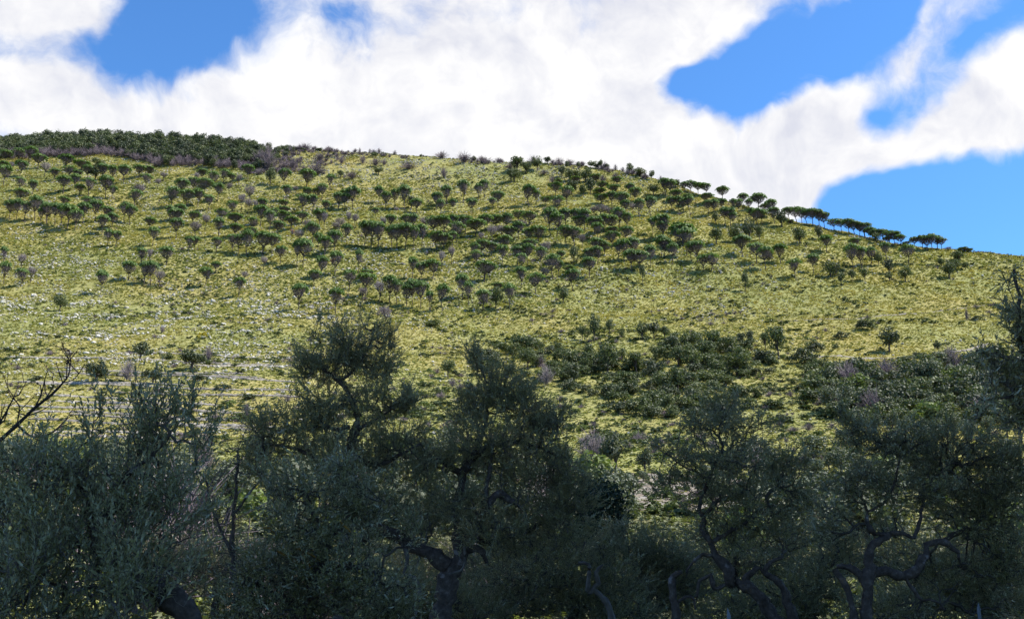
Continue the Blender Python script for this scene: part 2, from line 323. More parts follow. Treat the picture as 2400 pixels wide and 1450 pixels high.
# ---- meshes of small growth
def rand_dirs(rng, n):
    v = rng.standard_normal((n, 3)); return v/np.linalg.norm(v, axis=1)[:, None]
def leaf_quads(c, nrm, size, rng, elong=1.0):
    n = len(c); r = rand_dirs(rng, n); e1 = np.cross(nrm, r); e1 /= np.linalg.norm(e1, axis=1)[:, None]+1e-9; e2 = np.cross(nrm, e1)
    s = np.broadcast_to(np.asarray(size), (n,))[:, None]*rng.uniform(.6, 1.3, (n, 1)); a = e1*s*elong; b2 = e2*s/elong
    V = np.stack([c-a*.9, c-b2*.75+a*.1, c+a, c+b2*.75-a*.05], 1).reshape(-1, 3); return V, np.arange(4*n).reshape(-1, 4)
def tuft_mesh(name, rng, mat, n=16):
    a = rng.uniform(0, 2*math.pi, n); r0 = rng.uniform(0, .22, n); ln = rng.uniform(.35, .75, n); lean = rng.uniform(.2, .95, n)
    d = np.stack([np.cos(a), np.sin(a), np.zeros(n)], 1); t = np.stack([-np.sin(a), np.cos(a), np.zeros(n)], 1)
    b0 = d*r0[:, None]; w_ = rng.uniform(.07, .15, n)[:, None]; up = np.array([0, 0, 1.0])
    mid = b0+d*(ln*lean*.45)[:, None]+up*(ln*.62)[:, None]; tip = b0+d*(ln*lean)[:, None]+up*(ln*.62)[:, None]*rng.uniform(.7, 1.25, n)[:, None]
    V = np.stack([b0-t*w_*.6-up*.1, b0+t*w_*.6-up*.1, mid+t*w_, mid-t*w_, tip], 1).reshape(-1, 3)
    q = np.arange(n)[:, None]*5; Fc = np.concatenate([q+np.array([[0,1,2]]), q+np.array([[0,2,3]]), q+np.array([[3,2,4]])]); return fast_mesh(name, V, Fc, mat)
def rock_mesh(name, rng, mat, flat=.55):
    import bmesh
    bm = bmesh.new(); bmesh.ops.create_icosphere(bm, subdivisions=2, radius=.5)
    dirs = rand_dirs(rng, 9); dd = rng.uniform(.28, .46, 9)
    for v in bm.verts:
        c = np.array(v.co)
        for d_, k in zip(dirs, dd):                     # chop with random planes: angular limestone
            q = c@d_
            if q > k: c = c-d_*(q-k)*.92
        c *= 1+.08*rng.standard_normal(); c[2] *= flat; v.co = c
    me = bpy.data.meshes.new(name); bm.to_mesh(me); bm.free(); me.materials.append(mat); return me
def bush_mesh(name, rng, mat, n=170, clumps=7, leaf=.085, hgt=.8):
    cs = np.stack([rng.uniform(-.32, .32, clumps), rng.uniform(-.32, .32, clumps), rng.uniform(.12, .62, clumps)*hgt], 1)
    k = rng.integers(0, clumps, n); d = rand_dirs(rng, n); d[:, 2] = np.abs(d[:, 2])*1.2-.25
    c = cs[k]+d*rng.uniform(.1, .23, n)[:, None]; c[:, 2] = np.maximum(c[:, 2], .0)
    nr_ = d+.8*rand_dirs(rng, n); nr_ /= np.linalg.norm(nr_, axis=1)[:, None]
    V, Fc = leaf_quads(c, nr_, leaf, rng); return fast_mesh(name, V, Fc, mat)
def twig_mesh(name, rng, mat, n=60, spread=.5, r0=.016, base=0.0):
    mb = MB()
    for i in range(n):
        a = rng.uniform(0, 6.283); e = rng.uniform(0, spread); h = rng.uniform(.55, 1.0)*(1-.5*(e/max(spread, .01))**2)
        s = np.array([.12*e*math.cos(a), .12*e*math.sin(a), base+rng.uniform(0, .15)]); t_ = np.array([e*math.cos(a), e*math.sin(a), max(h, base+.2)])
        mid = (s+t_)/2+rng.normal(0, .05, 3); mb.tube([s, mid, t_], [r0, r0*.7, r0*.25], 3)
        for j in range(3):
            q = s+(t_-s)*rng.uniform(.4, .9); mb.tube([q, q+(t_-s)*.3+rng.normal(0, .09, 3)], [r0*.5, r0*.2], 3)
    return mb.mesh(name, mat)
# ---------------------------------------------------------------- grass, stones and scrub over the slope
rg = np.random.default_rng(11)
def rots(rng, n, tilt=.25): return np.stack([rng.normal(0, tilt, n), rng.normal(0, tilt, n), rng.uniform(0, 6.283, n)], 1)
tufts = [tuft_mesh('tuft', rg, MAT['tuft']) for _ in range(4)]; gtufts = [tuft_mesh('tuft', rg, MAT['tuft_green'], 20) for _ in range(4)]
def greenness(px, py, x, y):                            # greener hollows: left middle, centre, the foot of the slope
    g_ = .42*gauss(px, py, 1000, 650, 450, 200)+.5*gauss(px, py, 1350, 950, 500, 130)+.35*gauss(px, py, 300, 600, 350, 150)+.9*gauss(px, py, 1300, 1200, 1500, 150)+.3*gauss(px, py, 300, 950, 400, 120)
    g_ += (fbm(x/26, y/26, 3, 31)-.44)*1.6+.12; return np.clip(g_, 0, 1)
x, y, z = random_slope(520000, rg, 30, 560, .85); px, py = project(x, y, z)
gr = rg.random(len(x)) < greenness(px, py, x, y)
bare = fbm(x/3.0, y/3.0, 3, 77)+.35*gauss(px, py, 1000, 390, 420, 45)+.12*gauss(px, py, 350, 740, 350, 90)+.25*gauss(px, py, 1530, 1150, 110, 45)
keep = bare < .66+.08*rg.standard_normal(len(x))
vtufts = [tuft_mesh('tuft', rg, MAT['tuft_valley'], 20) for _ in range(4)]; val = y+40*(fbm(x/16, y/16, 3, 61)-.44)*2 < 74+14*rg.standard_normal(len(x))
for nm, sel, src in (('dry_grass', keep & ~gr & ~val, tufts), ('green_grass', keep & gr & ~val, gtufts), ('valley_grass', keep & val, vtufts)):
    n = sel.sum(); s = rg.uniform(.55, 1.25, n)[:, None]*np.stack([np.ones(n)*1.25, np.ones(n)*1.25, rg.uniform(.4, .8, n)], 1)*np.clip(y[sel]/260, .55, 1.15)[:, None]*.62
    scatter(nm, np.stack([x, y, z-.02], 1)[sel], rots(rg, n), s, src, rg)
# pale limestone: density falls into bands and patches
rocks = [rock_mesh('rock', rg, MAT['rock'], f) for f in (.45, .6, .75, .5, .9, .65)]
x, y, z = random_slope(460000, rg, 118, 560, .4); px, py = project(x, y, z)
den = (.40+.75*gauss(px, py, 380, 745, 420, 95)+.5*gauss(px, py, 120, 620, 260, 110)+.9*gauss(px, py, 950, 385, 330, 45)+.7*gauss(px, py, 330, 410, 180, 60)+.55*gauss(px, py, 820, 470, 400, 70)
       +.45*gauss(px, py, 950, 610, 350, 80)+.3*gauss(px, py, 1600, 660, 260, 80)+.55*gauss(px, py, 1980, 552, 180, 20)+.65*gauss(px, py, 1350, 410, 180, 30)+.35*gauss(px, py, 650, 840, 200, 50)
       +.4*gauss(px, py, 2250, 830, 220, 30)-.50*gauss(px, py, 2150, 720, 360, 140)-.5*gauss(px, py, 1450, 930, 600, 140))
cl = fbm(x/7, y/4.0, 4, 55); den = np.clip(den, 0.02, 2)*np.clip((cl-.40)*7, .06, 1.7)
k = rg.random(len(x)) < den*.24
x, y, z = x[k], y[k], z[k]; px, py = px[k], py[k]
sz = .24+.50*rg.random(len(x))**3.5+rg.random(len(x))*.2; sz *= np.clip(y/230, .6, 1.25); sz *= np.where((py > 690) & (px < 800), 1.15, 1.0)
order = np.argsort(-sz/y); NBIG = 280; bigr = order[:NBIG]; rest = order[NBIG:]
n = len(rest); s = sz[rest][:, None]*np.stack([rg.uniform(.7, 1.35, n), rg.uniform(.7, 1.2, n), rg.uniform(.6, 1.2, n)], 1)*.92
scatter('limestone_rubble', np.stack([x, y, z+.14], 1)[rest], rots(rg, n, .2), s, rocks, rg)
def zone(px, py):
    h = 'at the far left' if px < 400 else 'left of centre' if px < 900 else 'in the middle' if px < 1350 else 'right of centre' if px < 1800 else 'on the right'
    return h
def band(py): return 'upper slope' if py < 520 else 'middle slope' if py < 690 else 'lower slope' if py < 880 else 'foot of the slope'
SIZEW = lambda q: 'broad' if q > .66 else 'middling' if q > .33 else 'small'
_t = ['twentieth','thirtieth','fortieth','fiftieth']; _b = ['twenty','thirty','forty','fifty']; _d = ['first','second','third','fourth','fifth','sixth','seventh','eighth','ninth']
ORD = _d+['tenth','eleventh','twelfth','thirteenth','fourteenth','fifteenth','sixteenth','seventeenth','eighteenth','nineteenth']
for _i in range(4): ORD += [_t[_i]]+[_b[_i]+'-'+q for q in _d]
def place(o, p, rz=0, s=(1, 1, 1)):
    o.location = p; o.rotation_euler = (0, 0, rz); o.scale = s
def copy_tree(root):
    c = root.copy(); COL.objects.link(c)
    for ch in root.children:
        d = ch.copy(); COL.objects.link(d); d.parent = c
    return c
CELLED = []
def spot(px, py):
    c = ['far left','left','left of centre','centre left','centre','centre right','right','far right'][int(np.clip(px//300, 0, 7))]
    r = 'high on the slope' if py < 470 else 'among the middle pines' if py < 600 else 'below the pines' if py < 720 else 'on the lower slope' if py < 830 else 'at terrace height' if py < 960 else 'at the slope foot'
    return f'{r}, {c}'
def label_cells(noun, cat, plural):
    d = {}
    for px_, py_, o_, w_ in CELLED: d.setdefault((spot(px_, py_), w_), []).append((px_, o_))
    for (sp_, w_), v in d.items():
        v.sort(key=lambda q: q[0]); n_ = len(v)
        for q, (_, o_) in enumerate(v):
            e = '' if n_ == 1 else ', leftmost' if q == 0 else ', rightmost' if q == n_-1 else f', {ORD[q]} from left' if q <= n_/2 else f', {ORD[n_-1-q]} from right'
            tag(o_, f'{w_} {noun} {sp_}{e}', cat, f'{plural} {sp_}')
    CELLED.clear()
for j, i in enumerate(bigr):
    o = link('limestone_boulder', rocks[j % len(rocks)]); a = sz[i]*1.25
    place(o, (x[i], y[i], z[i]+.05*a), rg.uniform(0, 6.28), (a*rg.uniform(.9, 1.4), a*rg.uniform(.8, 1.2), a*rg.uniform(.7, 1.2)))
    CELLED.append((px[i], py[i], o, ['flat pale', 'rounded pale', 'tall pale', 'low pale', 'blocky pale', 'squat pale'][j % 6]))
label_cells('limestone boulder', 'rock', 'limestone boulders')
# ---- scrub: low dark cushions all over
bushes = [bush_mesh('bush', rg, MAT['shrub'], 120, 6, .10) for _ in range(4)]+[bush_mesh('bush', rg, MAT['oak'], 120, 6, .10) for _ in range(3)]
dbush = [twig_mesh('twiggy_bush', rg, MAT['twig'], 45, .5, .014) for _ in range(2)]
x, y, z = random_slope(70000, rg, 60, 560, .8); px, py = project(x, y, z)
den = .36+.8*gauss(px, py, 1400, 940, 600, 120)+.5*gauss(px, py, 1050, 640, 420, 180)+.5*gauss(px, py, 2200, 700, 320, 130)+.9*gauss(px, py, 2100, 880, 260, 90)+.9*gauss(px, py, 1000, 1150, 1300, 90)+.4*gauss(px, py, 900, 410, 300, 50)+.3*gauss(px, py, 350, 980, 350, 60)
den *= np.clip((fbm(x/14, y/14, 3, 91)-.36)*6, .12, 1.8); k = rg.random(len(x)) < den*1.1
x, y, z, px, py = x[k], y[k], z[k], px[k], py[k]; sz = .40+1.25*rg.random(len(x))**3; sz *= np.where(y < 110, .8, 1.0)
order = np.argsort(-sz/y); bigb = [i for i in order if y[i] > 62][:280]; bs = set(bigb); rest = np.array([i for i in order if i not in bs])
n = len(rest); s = sz[rest][:, None]*np.stack([rg.uniform(1, 1.7, n), rg.uniform(1, 1.5, n), rg.uniform(.5, .85, n)], 1)
scatter('scrub', np.stack([x, y, z-.03], 1)[rest], rots(rg, n, .1), s, bushes+dbush[:1], rg)
for j, i in enumerate(bigb):
    d = rg.random() < .12
    o = link('low_shrub', (dbush if d else bushes)[j % (2 if d else 7)])
    place(o, (x[i], y[i], z[i]-.04), rg.uniform(0, 6.28), (sz[i]*rg.uniform(1.1, 1.8), sz[i]*rg.uniform(1, 1.4), sz[i]*rg.uniform(.7, 1.0)))
    wd = 'bare grey twiggy' if d else 'low dark green' if j % 7 > 3 else 'low green'
    CELLED.append((px[i], py[i], o, wd))
label_cells('shrub', 'shrub', 'low shrubs')
# ---- grey dry-stone terraces across the lower left, each a low bank of rubble following the contour
tm = MAT['rock']; grav = solid_mat('terrace_rubble', [(.3,(.12,.105,.085)), (.5,(.21,.185,.155)), (.75,(.33,.295,.25))], 1.1, .95, 'Object', .6, 7)
trng = np.random.default_rng(5); TE = []
for r in range(22):
    y0 = 826+r*9.2+trng.uniform(-2, 2); x0 = trng.uniform(-60, 120) if trng.random() < .6 else trng.uniform(100, 420); x1 = x0+trng.uniform(260, 620); x1 = min(x1, 760-r*4)
    if r in (3, 6, 9): x0, x1 = 430+trng.uniform(-30, 60), 700
    pts = []
    for q in np.linspace(x0, x1, 60): pts.append(hit(q, y0+(q-x0)*.035+3*math.sin(q/90+r)))
    TE.append((np.array(pts), r))
for pts, r in TE:
    pts = spline(pts, .35); n = len(pts); wv = .26+.22*fbm(np.arange(n)/9.0, np.full(n, r*7.3), 3, r); hv = .08+.36*fbm(np.arange(n)/5.0, np.full(n, r*3.1), 3, 40+r)
    fade = np.clip(np.minimum(np.arange(n), n-1-np.arange(n))/8, .1, 1); hv *= fade
    prof = [(-1, -.2), (-.75, .55), (-.2, 1.0), (.4, .92), (1.6, .2)]; V = []
    for a, b2 in prof:
        q = pts.copy(); q[:, 1] += a*wv; q[:, 2] = height(q[:, 0], q[:, 1])*.35+pts[:, 2]*.65+b2*hv+trng.normal(0, .05, n); q[:, 0] += trng.normal(0, .06, n); V.append(q)
    V = np.stack(V, 1).reshape(-1, 3); k = len(prof); i = (np.arange(n-1)*k)[:, None]; j = np.arange(k-1)[None]
    o = link('terrace_bank', fast_mesh('terrace_bank', V, np.stack([i+j, i+k+j, i+k+j+1, i+j+1], -1).reshape(-1, 4), grav))
    wd = 'uppermost' if r == 0 else 'lowest' if r == 21 else f'{ORD[r]} from the top'
    tag(o, f'grey rubble terrace bank across the lower left slope, {wd}', 'terrace', 'rubble terraces on the lower left slope')
# stony tracks: a thin line over the right slope, a short one above the vines
def track(name, pix, wd, mat):
    pts = spline(np.array([hit(*q) for q in pix]), .6); n = len(pts); V = []
    for a in (-1, -.4, .4, 1):
        q = pts.copy(); q[:, 1] += a*wd*(1+.5*trng.standard_normal(n)); q[:, 2] = height(q[:, 0], q[:, 1])+.10+.05*trng.standard_normal(n)*(abs(a) < 1); V.append(q)
    V = np.stack(V, 1).reshape(-1, 3); i = (np.arange(n-1)*4)[:, None]; j = np.arange(3)[None]
    tag(link(name, fast_mesh(name, V, np.stack([i+j, i+4+j, i+5+j, i+j+1], -1).reshape(-1, 4), mat)), kind='structure')
track('path', [(1850,752),(1960,748),(2060,741),(2160,734),(2260,722),(2330,717)], .28, grav)
track('path', [(1880,838),(1960,834),(2060,840),(2200,830),(2320,806)], .5, grav)
track('path', [(1960,886),(2040,882),(2120,880)], .4, grav)
# red stony field of young vines at the foot of the slope, seen in the gap right of centre
soil = solid_mat('red_soil', [(.3,(.10,.07,.05)), (.5,(.15,.12,.09)), (.7,(.24,.22,.19))], .9, 1, 'Object', .4, 3)
gx, gy = np.meshgrid(np.linspace(4, 36, 60), np.linspace(58, 96, 60)); jit = fbm(gx/4, gy/4, 2, 8)
edge = np.clip(1-((gx-13)/8)**4-((gy-76)/13)**4, -.6, 1)
V = np.stack([gx, gy, height(gx, gy)+.10*np.sign(edge)*np.minimum(1, abs(edge)*4)+.25*(jit-.3)], -1).reshape(-1, 3); i = np.arange(59)[:, None]*60+np.arange(59)[None]
FIELD = (gx, gy)
tag(link('field', fast_mesh('field', V, np.stack([i, i+1, i+61, i+60], -1).reshape(-1, 4), soil)), kind='structure')
# ---------------------------------------------------------------- umbrella pines, oaks and dead trees of the slope
def pine_parts(rng, dead=False, dense=1.0):
    tb = MB(); lean = rng.normal(0, .05, 2); top = np.array([lean[0], lean[1], .42+.05*rng.random()])
    tb.tube([[0,0,-.08],[lean[0]*.2+.01, lean[1]*.2, .15],[lean[0]*.6-.008, lean[1]*.6, .3], top], [.030,.024,.020,.016], 6)
    if rng.random() < .35:
        q = np.array([.09*math.cos(rng.uniform(0,6.28)), .09*math.sin(rng.uniform(0,6.28)), .4]); tb.tube([[0,0,-.05], q*.7, q*1.2], [.02,.015,.011], 5)
    nl = 12; L_ = []
    zt = lambda rho: .58+.38*math.sqrt(max(0, 1-(rho/.5)**2))
    for i in range(nl):
        a = i*2*math.pi/nl+rng.uniform(-.25, .25); rho = rng.uniform(.2, .44); s = top*rng.uniform(.75, 1.0); e = np.array([rho*math.cos(a), rho*math.sin(a), zt(rho)-.10])
        m_ = (s+e)/2+np.array([0.04*math.cos(a), .04*math.sin(a), -.03]); tb.tube([s, m_, e], [.013,.009,.005], 4); L_ += [(s, m_, e)]
    tw = MB()
    for i in range(190 if dead else 170):
        s, m_, e = L_[rng.integers(nl)]; b2 = m_+(e-m_)*rng.uniform(-.3, 1.0)
        a = rng.uniform(0, 6.28); rho = .46*math.sqrt(rng.random()); t_ = np.array([rho*math.cos(a), rho*math.sin(a), zt(rho)-rng.uniform(.0, .2)])
        t_ = b2+(t_-b2)*min(1, .34/np.linalg.norm(t_-b2)); r0 = .0065 if dead else .0062
        tw.tube([b2, (b2+t_)/2+rng.normal(0, .02, 3), t_], [r0, r0*.7, r0*.3], 3)
    n = int(860*dense); C = 18 if dense > .7 else 12
    ph = rng.uniform(0, 6.28, C); rh = .37*np.sqrt(np.arange(C)/C+.02); ph = np.arange(C)*2.4+rng.uniform(-.4, .4, C)
    cs = np.stack([rh*np.cos(ph), rh*np.sin(ph), np.array([zt(q)-.10+rng.uniform(-.03, .02) for q in rh])], 1)
    k = rng.integers(0, C, n); d = rand_dirs(rng, n); d[:, 2] = np.abs(d[:, 2])-.10
    c = cs[k]+d*np.array([.165, .165, .15])*rng.uniform(.75, 1.05, n)[:, None]
    nr_ = d+.45*rand_dirs(rng, n)+np.array([.15, -.1, .45]); nr_ /= np.linalg.norm(nr_, axis=1)[:, None]
    V, Fc = leaf_quads(c, nr_, .046, rng, 1.15)
    return tb.mesh('trunk', MAT['trunk']), tw.mesh('dead_branches', MAT['pale_twig'] if dead else MAT['twig']), None if dead else fast_mesh('crown', V, Fc, MAT['pine'])
def oak_parts(rng, mat, n=800, clumps=13, leaf=.04):
    tb = MB()
    cs = rand_dirs(rng, clumps)*np.array([.30, .30, .26])*rng.uniform(.5, 1.0, (clumps, 1))+np.array([0, 0, .60])
    tb.tube([[0,0,-.08],[.01,0,.15],[.0,.02,.4],[0,0,.6]], [.035,.028,.022,.012], 6)
    for q in cs[:8]: tb.tube([[0,.005,.18+.1*rng.random()], q*np.array([.5,.5,.8]), q], [.016,.011,.005], 4)
    k = rng.integers(0, clumps, n); d = rand_dirs(rng, n); c = cs[k]+d*rng.uniform(.10, .20, n)[:, None]; c[:, 2] = np.maximum(c[:, 2], .05)
    nr_ = d+.8*rand_dirs(rng, n); nr_ /= np.linalg.norm(nr_, axis=1)[:, None]; V, Fc = leaf_quads(c, nr_, leaf, rng)
    return tb.mesh('trunk', MAT['trunk']), fast_mesh('crown', V, Fc, mat)
pr = np.random.default_rng(3)
PINE = [pine_parts(pr, False, q) for q in (1, 1, .9, 1, .8, 1, .55, .45, .9, .6, 1)]; DEAD = [pine_parts(pr, True) for _ in range(5)]
OAK = [oak_parts(pr, MAT['oak']) for _ in range(6)]; DARK = [oak_parts(pr, MAT['dark'], 850, 11) for _ in range(4)]; FOL = [oak_parts(pr, MAT['far_olive'], 1100, 12, leaf=.032) for _ in range(5)]
BARE = [twig_mesh('branches', pr, MAT['twig'], 90, .5, .010, .1) for _ in range(4)]; PBARE = [twig_mesh('branches', pr, MAT['pale_twig'], 90, .5, .010, .1) for _ in range(3)]
BUSHY = [bush_mesh('foliage', pr, MAT['oak'], 800, 13, .045, .95) for _ in range(4)]+[bush_mesh('foliage', pr, MAT['dark'], 800, 13, .045, .95) for _ in range(3)]
BRIGHT = [bush_mesh('foliage', pr, MAT['bright'], 420, 9, .052, .9) for _ in range(3)]; YEL = [bush_mesh('foliage', pr, MAT['euphorbia'], 160, 7, .075, .8) for _ in range(2)]
